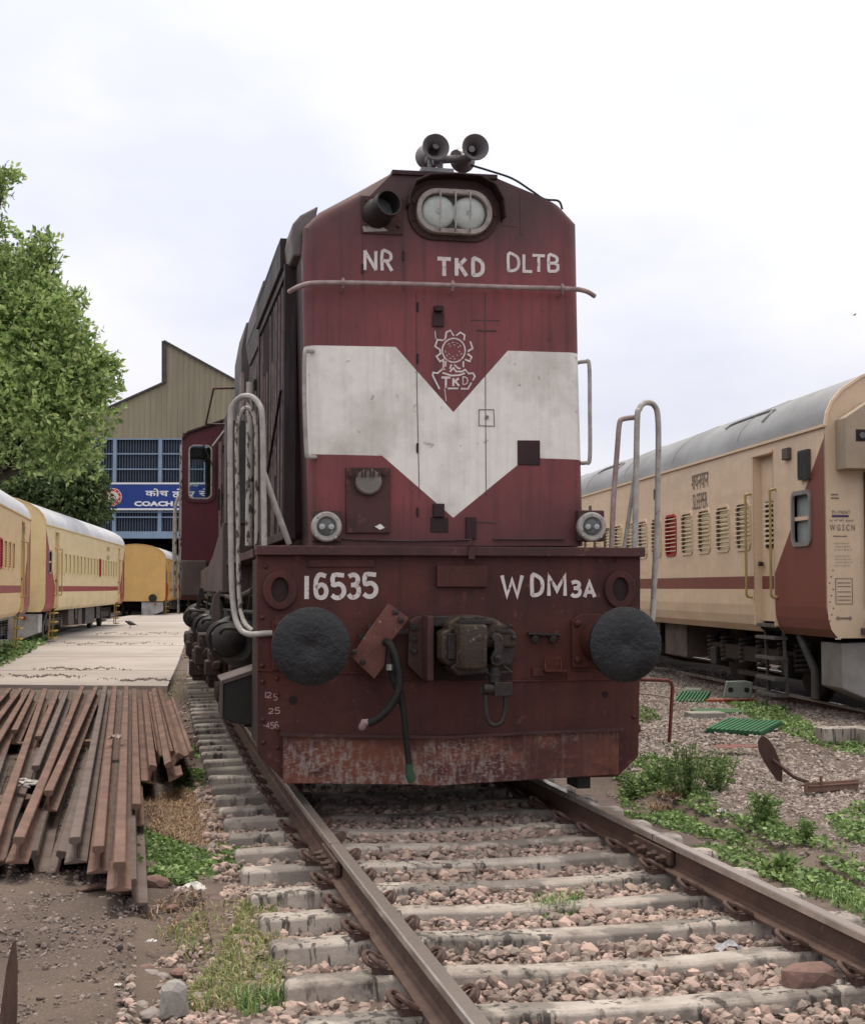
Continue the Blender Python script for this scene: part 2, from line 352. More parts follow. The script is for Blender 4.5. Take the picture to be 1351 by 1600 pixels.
# small fittings on the nose
for (x0, x1, y0, y1, d) in ((677, 691, 479, 488, .05), (675, 693, 489, 511, .018), (676, 693, 787, 808, .03), (672, 700, 808, 832, .006), (727, 743, 808, 843, .02)):
    u0, w1 = LP(x0, y0, HV); u1, w0 = LP(x1, y1, HV); MB().box(u0, u1, HV-d, HV+.01, w0, w1).build('door_catch', M['maroon_dirty'], loco, bevel=.004)
mb = MB(); q = [LP(x, y, HV) for x, y in ((748, 640), (771, 640), (772, 666), (748, 665))]
mb.ribbon(q, .005, HV-.004, HV+.002, closed=True); u, w_ = LP(760, 652, HV); mb.cyl((u, HV+.01, w_), (u, HV-.015, w_), .012, 10)
mb.build('access_flap', M['flapline'], loco)
u0, w1 = LP(808, 688, HV); u1, w0 = LP(843, 727, HV)
MB().box(u0, u1, HV-.008, HV+.01, w0, w1).build('filler_flap', M['maroon_dirty'], loco, bevel=.003)
for x, y in ((652, 480), (652, 560), (652, 700), (652, 800), (630, 400), (566, 420), (783, 340)):
    c = LP(x, y, HV); MB().cyl((c[0], HV-.004, c[1]-.03), (c[0], HV-.004, c[1]+.03), .008, 8).build('hinge', M['maroon_dirty'], loco)
# white lettering (hand painted strokes)
GL = {
 'N': [[(0, 0), (0, 1)], [(0, 1), (.6, 0)], [(.6, 0), (.6, 1)]], 'R': [[(0, 0), (0, 1), (.4, .98), (.55, .85), (.55, .65), (.4, .52), (.05, .5)], [(.25, .5), (.62, 0)]],
 'T': [[(0, 1), (.7, 1)], [(.35, 1), (.35, 0)]], 'K': [[(0, 0), (0, 1)], [(.55, 1), (.05, .5)], [(.2, .6), (.6, 0)]],
 'D': [[(0, 0), (0, 1), (.3, .98), (.52, .8), (.58, .5), (.52, .2), (.3, .02), (0, 0)]], 'L': [[(0, 1), (0, 0), (.5, 0)]],
 'B': [[(0, 0), (0, 1), (.35, .98), (.5, .86), (.5, .66), (.35, .54), (.02, .52)], [(.35, .54), (.56, .4), (.56, .15), (.4, .02), (0, 0)]],
 '1': [[(0, 0), (0, 1)]], '6': [[(.48, .95), (.2, 1), (.04, .8), (0, .4), (.06, .1), (.25, 0), (.45, .06), (.54, .28), (.45, .5), (.25, .56), (.04, .42)]],
 '5': [[(.5, 1), (.06, 1), (.04, .58), (.3, .62), (.5, .46), (.52, .2), (.36, .02), (.15, 0), (0, .1)]],
 '3': [[(.02, .93), (.25, 1), (.46, .9), (.48, .7), (.34, .56), (.15, .54)], [(.34, .55), (.53, .4), (.52, .14), (.34, 0), (.12, 0), (0, .1)]],
 'W': [[(0, 1), (.22, 0), (.45, .8), (.68, 0), (.9, 1)]], 'M': [[(0, 0), (0, 1), (.35, .25), (.7, 1), (.7, 0)]],
 'A': [[(0, 0), (.3, 1), (.62, 0)], [(.1, .32), (.52, .32)]], '2': [[(.02, .8), (.15, .98), (.4, .95), (.48, .7), (.3, .4), (0, .02), (.52, .04)]],
 '.': [[(0, 0), (.05, .03)]], '4': [[(.4, 0), (.4, 1), (0, .35), (.55, .35)]], '8': [[(.25, .55), (.05, .75), (.25, 1), (.45, .75), (.25, .55), (0, .25), (.25, 0), (.5, .25), (.25, .55)]],
}
def paint(letters, name, material, v, parent, wd=.026):
    """letters: (char, x0, x1, ytop, ybottom) in photo pixels on the plane v"""
    mb = MB(); k = 0
    for ch, x0, x1, yt, yb in letters:
        a = LP(x0, yb, v); b = LP(x1, yt, v); gw = max(max(p[0] for p in s_) for s_ in GL[ch]); gw = gw or 1
        for s_ in GL[ch]:
            k += 1; pts = [(a[0]+(b[0]-a[0])*p[0]/gw, a[1]+(b[1]-a[1])*p[1]) for p in s_]
            if len(pts) >= 6:      # rounder strokes
                q = []
                for i in range(len(pts)-1):
                    p0, p1, p2, p3 = pts[max(i-1, 0)], pts[i], pts[i+1], pts[min(i+2, len(pts)-1)]
                    for t in (0, .33, .67): q.append(tuple(.5*(2*p1[j]+(p2[j]-p0[j])*t+(2*p0[j]-5*p1[j]+4*p2[j]-p3[j])*t*t+(3*p1[j]-p0[j]-3*p2[j]+p3[j])*t**3) for j in (0, 1)))
                pts = q+[pts[-1]]
            mb.ribbon(pts, wd, v-.0025-.0004*(k % 5), v+.001)
    return mb.build(name, material, parent)
paint([('N', 570, 587, 393, 421), ('R', 597, 612, 394, 422)], 'region_lettering', M['white_text'], HV, loco, .021)
paint([('T', 684, 703, 405, 430), ('K', 713, 728, 405, 430), ('D', 739, 754, 406, 430)], 'shed_lettering', M['white_text'], HV, loco, .026)
paint([('D', 794, 810, 398, 423), ('L', 818, 830, 399, 424), ('T', 832, 850, 400, 424), ('B', 857, 871, 400, 424)], 'code_lettering', M['white_text'], HV, loco, .020)
# cogwheel emblem
ec = (709, 548); mb = MB()
def EP(x, y): return LP(ec[0]+(x-660)*.1036, ec[1]+(y-555)*.1036, HV)      # from the enlarged crop
segs = [[(655, 330), (605, 250), (545, 275), (530, 370), (500, 400), (410, 390), (375, 490), (450, 540), (455, 600), (395, 640), (450, 720), (500, 690), (500, 840)],
        [(690, 330), (755, 280), (820, 320), (810, 395)], [(905, 420), (940, 520), (870, 565)], [(865, 605), (925, 650), (895, 715), (830, 690)], [(800, 720), (800, 800)],
        [(535, 715), (530, 790)], [(600, 825), (620, 765)], [(665, 770), (720, 820), (755, 825)],
        [(520, 840), (495, 825), (410, 895), (345, 885), (340, 930), (440, 1130)], [(600, 870), (650, 815), (690, 870), (780, 870), (825, 840), (880, 900), (945, 895), (975, 940), (945, 1000)],
        [(920, 1040), (870, 1130), (765, 1130)], [(720, 1125), (570, 1125)], [(490, 890), (620, 930), (740, 925), (820, 895)], [(520, 1130), (540, 1310)], [(375, 260), (385, 380)]]
for k, s_ in enumerate(segs): mb.ribbon([EP(*p) for p in s_], .011 if k < 13 else .005, HV-.0025-.0003*(k % 4), HV+.001)
mb.ribbon([EP(655+172*math.cos(a), 550+180*math.sin(a)) for a in [2*PI*i/28 for i in range(28)]], .009, HV-.0029, HV+.001, closed=True)
for r, i0, n_, st in ((88, 0, 8, 16), (125, 1, 12, 22)):
    for i in range(n_):
        a = 2*PI*i/n_+i0*.3
        if (i*7+i0) % 5 == 3: continue
        mb.ribbon([EP(655+r*math.cos(a+d), 555+r*math.sin(a+d)) for d in (0, .12, .24)], .004, HV-.0026, HV+.001)
for ch, x0, x1, y0, y1 in (('T', 475, 600, 960, 1110), ('K', 650, 735, 975, 1085), ('D', 795, 865, 950, 1065)):
    for j, s_ in enumerate(GL[ch]):
        gw = max(max(p[0] for p in q) for q in GL[ch])
        mb.ribbon([EP(x0+(x1-x0)*p[0]/gw, y1+(y0-y1)*p[1]) for p in s_], .014 if ch != 'D' else .007, HV-.0025-.0004*j, HV+.001)
mb.build('cogwheel_emblem', M['white_text'], loco)
# headlight
hc = LP(707, 334, HV); px = 1/233
fr = rrect(-56*px, 56*px, -31*px, 31*px, 30*px, 8)
hl = empty('headlight', (hc[0], 0, hc[1])); hl.parent = loco
mb = MB(); mb.ribbon([(x*1.0, z*1.0) for x, z in fr], .034, HV-.07, HV+.02, closed=True)
mb.build('headlight_frame', M['lamprim'], hl, bevel=.006, smooth=40)
mb = MB(); mb.prism([(x*.98, z*.98) for x, z in fr], HV-.015, HV+.01); mb.build('lamp_backing', M['dkgrey'], hl)
for sx in (-1, 1):
    mb = MB(); mb.lathe([(-.055, .0), (-.052, .05), (-.042, .095), (-.03, .112), (-.01, .115)], (sx*24.5*px, HV, 0), (0, 1, 0), 28)
    o = mb.build('lens', M['lampglass'], hl, smooth=60)
    MB().lathe([(-.058, .001), (-.057, .02), (-.05, .022)], (sx*24.5*px, HV, 0), (0, 1, 0), 14).build('bulb_cap', M['chrome'], o, smooth=60)
mb = MB()
for x in (-24, 0, 23): mb.tube([(x*px, HV-.05, -34*px), (x*px, HV-.10, -28*px), (x*px, HV-.10, 28*px), (x*px, HV-.05, 34*px)], .0055, 8)
mb.build('guard_bars', M['lamprim'], hl)
mb = MB()
for a in range(0, 360, 40):
    c_, s_ = math.cos(math.radians(a)), math.sin(math.radians(a)); mb.cyl((c_*.285, HV+.01, s_*.165), (c_*.285, HV-.03, s_*.165), .013, 8)
mb.ribbon([(x*1.17, z*1.22) for x, z in fr], .05, HV-.02, HV+.01, closed=True)
mb.build('headlight_flange', M['ledge'], hl, bevel=.004)
# hood over the headlight
pts = arc(0, 0, .30, 8, 172, 16); a = LP(707, 322, HV)
hood_pts = [LP(x, y, HV) for x, y in ((783, 345), (780, 318), (768, 296), (745, 282), (707, 279), (668, 280), (645, 290), (636, 310), (634, 326))]
mb = MB(); mb.ribbon(hood_pts, .012, HV-.13, HV+.01); mb.build('headlight_visor', M['maroon_dirty'], loco, bevel=.003)
# twin-lamp tube at the left of the headlight
mb = MB(); u0, w1 = LP(564, 306, HV); u1, w0 = LP(629, 368, HV); mb.box(u0, u1, HV-.012, HV+.01, w0, w1)
for x, y in ((571, 352), (622, 354), (573, 314), (621, 312)): q = LP(x, y, HV); mb.cyl((q[0], HV, q[1]), (q[0], HV-.03, q[1]), .012, 8)
q = L3(588, 335, HV); e = L3(606, 318, HV-.18)
base = Vector(q); tip = Vector(e)
tl = mb.build('flasher_plate', M['ledge'], loco, bevel=.003)
dd = (tip-base).normalized()
mb = MB(); mb.lathe([(-.03, .10), (.03, .10), (.05, .085), (.12, .078), (.13, .09), (.21, .088), (.21, .078), (.06, .072), (.05, .0)], base, dd, 24)
fl = mb.build('flasher_tube', M['black'], loco, smooth=40)
MB().lathe([(.09, .072), (.08, .045), (.075, .0)], base, dd, 20).build('lens', M['darklens'], fl, smooth=60)
mb = MB(); u0, w1 = LP(571, 352, HV); u1, w0 = LP(600, 363, HV); mb.prism([LP(x, y, HV) for x, y in ((566, 355), (574, 349), (598, 356), (606, 362), (568, 363))], HV-.016, HV-.012); mb.build('sealant_patch', M['pipe'], loco)
# visible steps in the roof line
mb = MB(); mb.prism([LP(x, y, HV) for x, y in ((612, 266), (776, 274), (776, 281), (612, 273))], HV-.02, .6); mb.build('roof_plate', M['maroon_dirty'], loco, bevel=.003)
# ---- horns
hn = empty('horn_cluster', (0, 0, 0)); hn.parent = loco
def horn(px_, py_, v, r, back, name='horn_bell'):
    c = L3(px_, py_, v); d = Vector((0, back, -.03))
    s_ = 1 if back > 0 else -1
    mb = MB(); pr = [(0, r), (.004, r*1.05), (.014, r*1.04), (.03, r*.86), (.06, r*.62), (.11, r*.43), (.2, r*.30), (.3, r*.26), (.3, .001)]
    inn = [(.0, r), (.02, r*.82), (.05, r*.58), (.10, r*.38), (.16, r*.25), (.29, r*.2)]
    mb.lathe(pr, c, d, 28, caps=False); mb.lathe(inn, c, d, 28, caps=False)
    o = mb.build(name, M['horn'], hn, smooth=50)
    MB().lathe([(.115, r*.36), (.116, .001)], c, d, 16).build('throat_shade_disc', M['seam'], o)  # dark disc standing in for the shade deep inside the bell
    return c
hv = .22
horn(681, 229, hv-.12, .088, 1); horn(743, 229, hv-.12, .088, 1); horn(668, 246, hv+.25, .085, -1); horn(722, 251, hv+.25, .085, -1)
mb = MB(); a = L3(676, 250, hv); b = L3(735, 246, hv); mb.tube([a, b], .03, 10); c = L3(687, 248, hv); d = L3(687, 272, hv); mb.tube([c, d], .022, 8)
c = L3(671, 250, hv); d = L3(671, 272, hv); mb.tube([c, d], .014, 8); mb.cyl(L3(712, 243, hv-.02), L3(712, 243, hv+.18), .04, 12)
mb.box(*sorted((L3(655, 268, hv)[0], L3(705, 268, hv)[0])), hv-.08, hv+.08, L3(655, 272, hv)[2], L3(655, 266, hv)[2])
mb.build('horn_bracket', M['horn'], hn, smooth=40)
def smoothpath(P, n=6):
    P = [Vector(p) for p in P]; out_ = []
    for i in range(len(P)-1):
        p0, p1, p2, p3 = P[max(i-1, 0)], P[i], P[i+1], P[min(i+2, len(P)-1)]
        for j in range(n):
            t = j/n; out_.append(.5*((2*p1)+(p2-p0)*t+(2*p0-5*p1+4*p2-p3)*t*t+(3*p1-p0-3*p2+p3)*t**3))
    out_.append(P[-1]); return out_
MB().tube(smoothpath([L3(x, y, hv) for x, y in ((735, 258), (765, 267), (800, 279), (830, 298), (850, 311), (872, 314), (878, 327))]), .008, 8).build('horn_air_pipe', M['black'], loco, smooth=60)
# ---- cross rail over the nose
mb = MB(); RVp = HV-.09
mb.tube(smoothpath([L3(452, 456, RVp+.12), L3(470, 447, RVp+.02), L3(500, 442, RVp), L3(600, 443, RVp), L3(707, 446, RVp), L3(800, 449, RVp), L3(880, 451, RVp), L3(912, 454, RVp), L3(929, 463, RVp+.02)]), .0165, 10)
rl = mb.build('cross_rail', M['pipe_pink'], loco, smooth=60)
for x, y in ((536, 442), (707, 446), (878, 451)):
    mb = MB(); c = Vector(L3(x, y, RVp)); mb.tube([c+Vector((0, 0, .03)), c+Vector((0, -.02, .0)), c+Vector((0, 0, -.03)), c+Vector((0, .09, -.035))], .008, 6)
    mb.cyl(c+Vector((-.012, 0, 0)), c+Vector((.012, 0, 0)), .024, 10)
    mb.build('rail_clamp', M['pipe_pink'], rl)
# ---- grab rails on the nose corners
def grab(pts, name, mat_, r=.014, par=None):
    return MB().tube(smoothpath(pts, 4), r, 8).build(name, mat_, par or loco, smooth=60)
def Vv(x, y, v): return L3(x, y, v)
grab([Vv(494, 549, .14), Vv(480, 549, .06), Vv(476, 556, .04), Vv(476, 630, .04), Vv(479, 706, .04), Vv(483, 714, .06), Vv(498, 714, .14)], 'corner_grab_rail', M['pipe'])
grab([Vv(900, 567, .2), Vv(914, 565, .16), Vv(920, 570, .15), Vv(921, 640, .15), Vv(921, 715, .15), Vv(915, 723, .16), Vv(900, 723, .2)], 'corner_grab_rail', M['pipe'])
# ---- marker lights
def marker(cx, cy, x0, x1, y0, y1):
    mk = empty('marker_light', (0, 0, 0)); mk.parent = loco; v = .02
    u0, w1 = LP(x0, y0, v+.03); u1, w0 = LP(x1, y1, v+.03)
    MB().box(u0, u1, v+.03, v+.14, w0, w1).build('lamp_box', M['ledge'], mk, bevel=.006)
    c = L3(cx, cy, v)
    MB().lathe([(.04, .096), (-.01, .098), (-.02, .088), (-.02, .068), (0, .064)], c, (0, 1, 0), 28).build('lamp_ring', M['pipe'], mk, smooth=30)
    MB().lathe([(-.012, .0), (-.008, .05), (.004, .066)], c, (0, 1, 0), 24).build('lens', M['darklens'], mk, smooth=60)
    mb = MB()
    for s_ in (-1, 1):
        cc = Vector(c)+Vector((s_*.03, -.014, 0)); mb.lathe([(0, .022), (-.006, .018), (-.007, .001)], cc, (0, 1, 0), 12)
    for a in range(4):
        q = Vector(c)+Vector((.088*math.cos(a*PI/2+.7), -.015, .088*math.sin(a*PI/2+.7))); mb.cyl(q, q+Vector((0, -.012, 0)), .009, 6)
    mb.build('bulb', M['chrome'], mk)
marker(510, 823, 489, 533, 797, 846); marker(924, 823, 903, 944, 797, 846)
# ---- multiple unit socket plate
mb = MB(); mb.prism([LP(x, y, HV) for x, y in ((540, 731), (609, 731), (609, 833), (540, 833))], HV-.03, HV+.01)
sp = mb.build('socket_plate', M['ledge'], loco, bevel=.004)
c = L3(575, 753, HV-.035)
MB().lathe([(0, .085), (-.03, .085), (-.04, .075), (-.04, .001)], c, (0, 1, 0), 24).build('socket_cap', mat('cap_grey', (.20, .18, .16), (.10, .08, .07), .6, 12, .6, bump=.3), sp, smooth=30)
mb = MB()
for x in (562, 575, 588): mb.tube([L3(x-4, 745, HV-.085), L3(x-4, 733, HV-.08), L3(x+4, 733, HV-.08), L3(x+4, 745, HV-.085)], .006, 6)
for x, y in ((547, 742), (600, 740)): q = L3(x, y, HV-.03); mb.cyl(q, Vector(q)+Vector((0, -.02, 0)), .014, 8)
mb.build('cap_chain', M['ledge'], sp)
mb = MB(); mb.prism([LP(x, y, HV) for x, y in ((584, 823), (593, 819), (600, 825), (592, 828))], HV-.034, HV-.03); mb.build('paint_fleck', M['white'], sp)
# ---- ledge and front beam
mb = MB(); u0, w1 = LP(401, 852, -.06); u1, w0 = LP(1008, 870, -.06)
LW0, LW1 = w0, w1
mb.box(u0, u1, -.06, .09, w0, w1); mb.box(u0+.14, u1-.14, .09, .92, w0+.002, w1-.004); mb.build('front_ledge', M['ledge'], loco, bevel=.006)
mb = MB(); mb.box(LP(736, 838, -.06)[0]-.02, LP(736, 838, -.06)[0]+.02, -.075, -.05, w0-.02, w1+.01); mb.cyl(L3(736, 848, -.05), L3(736, 848, -.09), .018, 8); mb.build('latch_bolt', M['ledge'], loco)
outl = [(401, 868), (1000, 868), (1000, 1020), (997, 1182), (964, 1214), (446, 1224), (402, 1176)]
mb = MB(); mb.prism([LP(x, y, 0) for x, y in outl], 0, .05); mb.build('buffer_beam', M['beam'], loco, bevel=.005)
# lower seam, doubler strips
mb = MB()
mb.ribbon([LP(x, y, 0) for x, y in ((402, 1047), (560, 1052), (640, 1062), (700, 1065), (830, 1064), (998, 1060))], .012, -.012, .002)
mb.build('beam_seam', M['beam'], loco, bevel=.003)
# side return plates of the beam
u0, w0 = LP(402, 1170, 0); _, w1 = LP(402, 870, 0); uR = LP(999, 1000, 0)[0]
mb = MB(); mb.box(u0+.002, u0+.03, .05, .55, w0+.02, w1-.01); mb.box(uR-.03, uR-.002, .05, .55, w0+.02, w1-.01); mb.build('beam_side_plate', M['blackbrown'], loco)
# rail guard plate at the bottom
mb = MB(); mb.prism([LP(x, y, -.05) for x, y in ((443, 1150), (550, 1150), (700, 1152), (820, 1146), (967, 1140), (966, 1210), (680, 1228), (640, 1226), (443, 1224))], -.05, -.0)
gd = mb.build('rail_guard', M['guard'], loco, bevel=.004)
mb = MB()
for a, b in (((438, 1147), (550, 1149)), ((550, 1149), (700, 1151)), ((700, 1151), (820, 1144)), ((820, 1144), (970, 1139))):
    mb.bar(L3(*a, -.05), L3(*b, -.05), .10, .018, 0)
mb.build('guard_top_flange', M['ledge'], gd)
# rivets
for x, y in ((410, 965), (433, 965), (410, 1040), (433, 1060), (411, 1065), (434, 1085), (411, 1125), (434, 1140), (412, 1160), (434, 1168), (960, 875), (560, 1150), (990, 960), (990, 1120), (415, 885), (560, 880)):
    c = L3(x, y, 0); MB().lathe([(0, .017), (-.008, .014), (-.013, .001)], c, (0, 1, 0), 10).build('rivet', M['beam'], loco, smooth=60)
mb = MB()
for x, y, rr in ((458, 1094, .028), (945, 1085, .022)):
    mb.lathe([(0, rr), (-.003, rr*.9), (-.003, .001)], L3(x, y, 0), (0, 1, 0), 16)
mb.build('beam_hole', M['seam'], loco)
for cx, cy in ((437, 922), (967, 921)):
    c = LP(cx, cy, 0); ring = []; s_ = 1 if cx < 700 else -1
    o_ = arc(c[0], c[1], 26/239, 0, 360, 24, 30/239)[:-1]; i_ = arc(c[0], c[1], 13/239, 0, 360, 24, 19/239)[:-1]
    mb = MB()
    for yv, fl in ((-.03, 0),):
        V = [(x, -.03, z) for x, z in o_]+[(x, -.03, z) for x, z in i_]+[(x, .0, z) for x, z in o_]+[(x, .0, z) for x, z in i_]; n = 24
        Fc = [(i, (i+1) % n, n+(i+1) % n, n+i) for i in range(n)]+[(i, 2*n+i, 2*n+(i+1) % n, (i+1) % n) for i in range(n)]+[(n+i, n+(i+1) % n, 3*n+(i+1) % n, 3*n+i) for i in range(n)]
        mb.add(V, Fc)
    o = mb.build('lifting_eye', M['beam'], loco, bevel=.006, smooth=40)
    mb = MB(); mb.prism(i_, -.003, 0); mb.build('eye_recess', M['seam'], o)
mb = MB(); mb.prism([LP(x, y, 0) for x, y in ((681, 884), (760, 884), (760, 917), (681, 917))], -.035, .0)
mb.build('number_plate_bracket', M['beam'], loco, bevel=.004)
mb = MB(); mb.prism([LP(x, y, 0) for x, y in ((480, 874), (585, 874), (585, 886), (480, 886))], -.012, .0); mb.build('beam_strip', M['beam'], loco, bevel=.003)
mb = MB()
a, b = L3(824, 990, -.02), L3(874, 992, -.02); mb.bar(a, b, .05, .016)
for x in (836, 864): mb.cyl(L3(x, 997, 0), L3(x, 999, -.05), .026, 6)
mb.build('hose_bracket', M['steel'], loco, bevel=.003)
mb = MB(); mb.prism([LP(x, y, 0) for x, y in ((851, 1026), (876, 1026), (876, 1050), (851, 1050))], -.01, 0); mb.bar(L3(849, 1048, -.04), L3(883, 1048, -.04), .08, .014)
mb.bar(L3(851, 1028, -.005), L3(851, 1048, -.07), .008, .01); mb.bar(L3(876, 1028, -.005), L3(876, 1048, -.07), .008, .01); mb.build('step_bracket', M['beam'], loco, bevel=.003)
MB().prism([LP(x, y, 0) for x, y in ((830, 1044), (850, 1044), (850, 1056), (830, 1056))], -.02, 0).build('beam_lug', M['beam'], loco)
mb = MB(); mb.prism([LP(x, y, 0) for x, y in ((884, 1050), (925, 1050), (925, 1062), (884, 1062))], -.012, 0); mb.build('beam_lug', M['beam'], loco, bevel=.003)
paint([('1', 479, 479, 901, 935), ('6', 493, 510, 898, 934), ('5', 519, 537, 899, 934), ('3', 545, 560, 898, 933), ('5', 569, 587, 898, 932)], 'number_lettering', M['white_text'], 0, loco, .029)
paint([('W', 784, 815, 900, 931), ('D', 831, 847, 900, 930), ('M', 857, 882, 900, 930), ('3', 893, 905, 909, 931), ('A', 913, 928, 910, 932)], 'class_lettering', M['white_text'], 0, loco, .025)
ck = mat('chalk', (.42, .30, .28), None, rough=.9)
paint([('1', 415, 415, 1081, 1090), ('2', 417, 424, 1082, 1090), ('5', 428, 433, 1085, 1094), ('2', 420, 427, 1107, 1115), ('5', 430, 437, 1106, 1115), ('.', 412, 414, 1132, 1134), ('4', 416, 421, 1129, 1138), ('5', 423, 428, 1129, 1138), ('6', 430, 435, 1128, 1138)], 'chalk_marks', ck, 0, loco, .005)
# ---- buffers
def buffer(px_, py_, plate):
    bf = empty('buffer', (0, 0, 0)); bf.parent = loco
    v0 = -.58; c = Vector(L3(px_, py_, v0)); r = .235
    MB().lathe([(.0, .001), (-.012, .05), (-.012, .12), (0, .2), (.018, r), (.05, r), (.062, .2), (.062, .06)], c, (0, 1, 0), 48).build('buffer_head', M['buffer'], bf, smooth=35)
    MB().lathe([(.05, .07), (.25, .07), (.25, .115), (.30, .125), (.56, .145), (.58, .145)], c, (0, 1, 0), 28).build('buffer_casing', M['beam'], bf, smooth=35)
    mb = MB(); x0, z0 = c.x, c.z
    mb.prism([(x0-.19, z0-.17), (x0+.19, z0-.17), (x0+.19, z0+.14), (x0+.13, z0+.18), (x0-.13, z0+.18), (x0-.19, z0+.14)], -.035, .0)
    for sx in (-1, 1):
        for sz in (-1, 1): mb.lathe([(-.035, .026), (-.06, .024), (-.066, .001)], (x0+sx*.155, 0, z0+sz*.12), (0, 1, 0), 6)
    mb.build('buffer_base', M['beam'], bf, bevel=.005)
    return bf
buffer(487, 1010, 0); buffer(979, 1007, 1)
# ---- loose rusty plate left of the coupler
mb = MB(); pl = [(607, 943), (638, 965), (600, 1012), (585, 1061), (549, 1027), (556, 1003)]
mb.prism([LP(x, y, -.12) for x, y in ((606, 943), (638, 966), (622, 988), (603, 1010), (600, 1040), (584, 1061), (548, 1026), (575, 985))], -.14, -.125)
jp = mb.build('jumper_plate', M['plate'], loco, bevel=.004)
mb = MB()
for x, y in ((617, 957), (626, 969), (553, 1018), (567, 1034)): mb.lathe([(0, .02), (-.018, .019), (-.022, .001)], L3(x, y, -.14), (0, 1, 0), 8)
mb.bar(L3(585, 985, 0), L3(585, 985, -.125), .08, .08)
mb.bar(L3(560, 995, -.09), L3(640, 985, -.06), .03, .03)
mb.build('plate_bolt', M['steel'], jp)
# ---- coupler
cp = empty('coupler', (0, 0, 0)); cp.parent = loco
def CPx(pts, v0, v1, name, m, bev=.008, smooth=0):
    return MB().prism([LP(x, y, v0) for x, y in pts], v0, v1).build(name, m, cp, bevel=bev, smooth=smooth)
wing = CPx([(640, 970), (652, 963), (674, 963), (674, 1062), (662, 1064), (637, 1040)], -.10, -.04, 'draft_gear_wing', M['plate'])
wing.data.materials.clear(); wing.data.materials.append(M['ledge'])
mb = MB()
for y in (980, 998, 1016): mb.lathe([(0, .026), (-.012, .024), (-.012, .014), (-.03, .013), (-.03, .001)], L3(646, y, -.10), (0, 1, 0), 12)
mb.build('wing_bolt', M['steel'], wing)
CPx([(668, 962), (678, 962), (678, 1064), (668, 1064)], -.28, 0, 'pocket_side', M['ledge'])
CPx([(674, 962), (712, 962), (712, 979), (674, 979)], -.26, 0, 'pocket_top', M['steel'])
CPx([(676, 979), (800, 979), (800, 1064), (676, 1064)], -.012, -.001, 'pocket_opening', M['seam'])
CPx([(690, 988), (706, 980), (716, 975), (716, 1040), (700, 1040), (690, 1030)], -.42, -.18, 'guard_arm', M['knuckle'], .014)
CPx([(700, 972), (716, 963), (745, 961), (772, 966), (792, 978), (806, 988), (806, 1012), (700, 1012)], -.42, -.02, 'coupler_head', M['knuckle'], .016)
CPx([(770, 1004), (806, 1004), (806, 1022), (800, 1041), (770, 1040)], -.38, -.05, 'lock_casing', M['steel'], .014)
CPx([(712, 1035), (722, 1042), (770, 1044), (770, 1052), (716, 1056), (704, 1044)], -.46, -.1, 'head_lip', M['steel'], .01)
# knuckle with rounded front
c = Vector(L3(735, 1010, -.50)); mb = MB(); hz = 34/250
poly = [(-.085, -.0), (-.078, -.06), (-.05, -.09), (.05, -.10), (.085, -.085), (.092, .0), (.09, .12), (-.085, .12)]
V = []; n = len(poly)
for zz, sc in ((-hz, .93), (-hz+.02, 1), (hz-.02, 1), (hz, .95)):
    for x, y in poly: V.append((c.x+x*sc, c.y+y*sc, c.z+zz))
Fc = [tuple(range(n)), tuple(reversed(range(3*n, 4*n)))]
for k in range(3): Fc += [(k*n+i, k*n+(i+1) % n, (k+1)*n+(i+1) % n, (k+1)*n+i) for i in range(n)]
mb.add(V, Fc); mb.build('knuckle', M['knuckle'], cp, bevel=.01, smooth=35)
mb = MB()
for (x0, x1, y0, y1, v0, v1) in ((716, 770, 968, 976, -.46, -.30), (745, 760, 964, 972, -.44, -.2), (776, 800, 984, 990, -.43, -.36), (775, 804, 1000, 1003, -.40, -.34), (700, 712, 990, 1030, -.47, -.40), (717, 728, 1036, 1046, -.50, -.42)):
    a = LP(x0, y1, v0); b = LP(x1, y0, v0); mb.box(a[0], b[0], v0, v1, a[1], b[1])
mb.build('head_rib', M['steel'], cp, bevel=.008)
for x, y in ((722, 966), (796, 978), (802, 996), (770, 1036)):
    MB().lathe([(0, .016), (-.02, .015), (-.026, .001)], L3(x, y, -.43), (0, 1, 0), 8).build('head_bolt', M['steel'], cp)
sc_ = empty('screw_coupling', (0, 0, 0)); sc_.parent = cp
def SP(x, y, v=-.47): return L3(x, y, v)
mb = MB(); mb.tube(smoothpath([SP(769, 1001), SP(772, 994), SP(779, 994), SP(783, 1003), SP(781, 1020)]), [.018]*24+[.018], 8)
mb.build('hook', M['steel'], sc_, smooth=60)
mb = MB(); mb.prism([LP(x, y, -.49) for x, y in ((765, 994), (780, 995), (784, 1015), (788, 1028), (785, 1038), (776, 1042), (768, 1038), (766, 1028), (772, 1015), (771, 1001))], -.49, -.45)
mb.lathe([(0, .026), (-.02, .024), (-.02, .012), (-.035, .011), (-.035, .001)], SP(777, 1029, -.49), (0, 1, 0), 14); mb.build('shackle', M['steel'], sc_, bevel=.005)
mb = MB(); mb.cyl(SP(772, 1042), SP(772, 1066), .034, 12); mb.cyl(SP(772, 1051), SP(772, 1056), .042, 12); mb.tube([SP(760, 1060), SP(760, 1052), SP(800, 1050)], .008, 6); mb.tube([SP(786, 1040), SP(793, 1046), SP(800, 1052)], .008, 6)
mb.build('screw', M['black'], sc_, smooth=30)
mb = MB(); a, b = SP(772, 1066, -.50), SP(795, 1086, -.42); mb.box(a[0], b[0], -.51, -.42, b[2], a[2])
mb.cyl(SP(772, 1076), SP(754, 1076), .036, 14); mb.lathe([(0, .036), (-.02, .034), (-.02, .02), (-.04, .018), (-.04, .001)], SP(758, 1077, -.47), (-.5, -1, 0), 14)
mb.build('trunnion', M['steel'], sc_, bevel=.005, smooth=30)
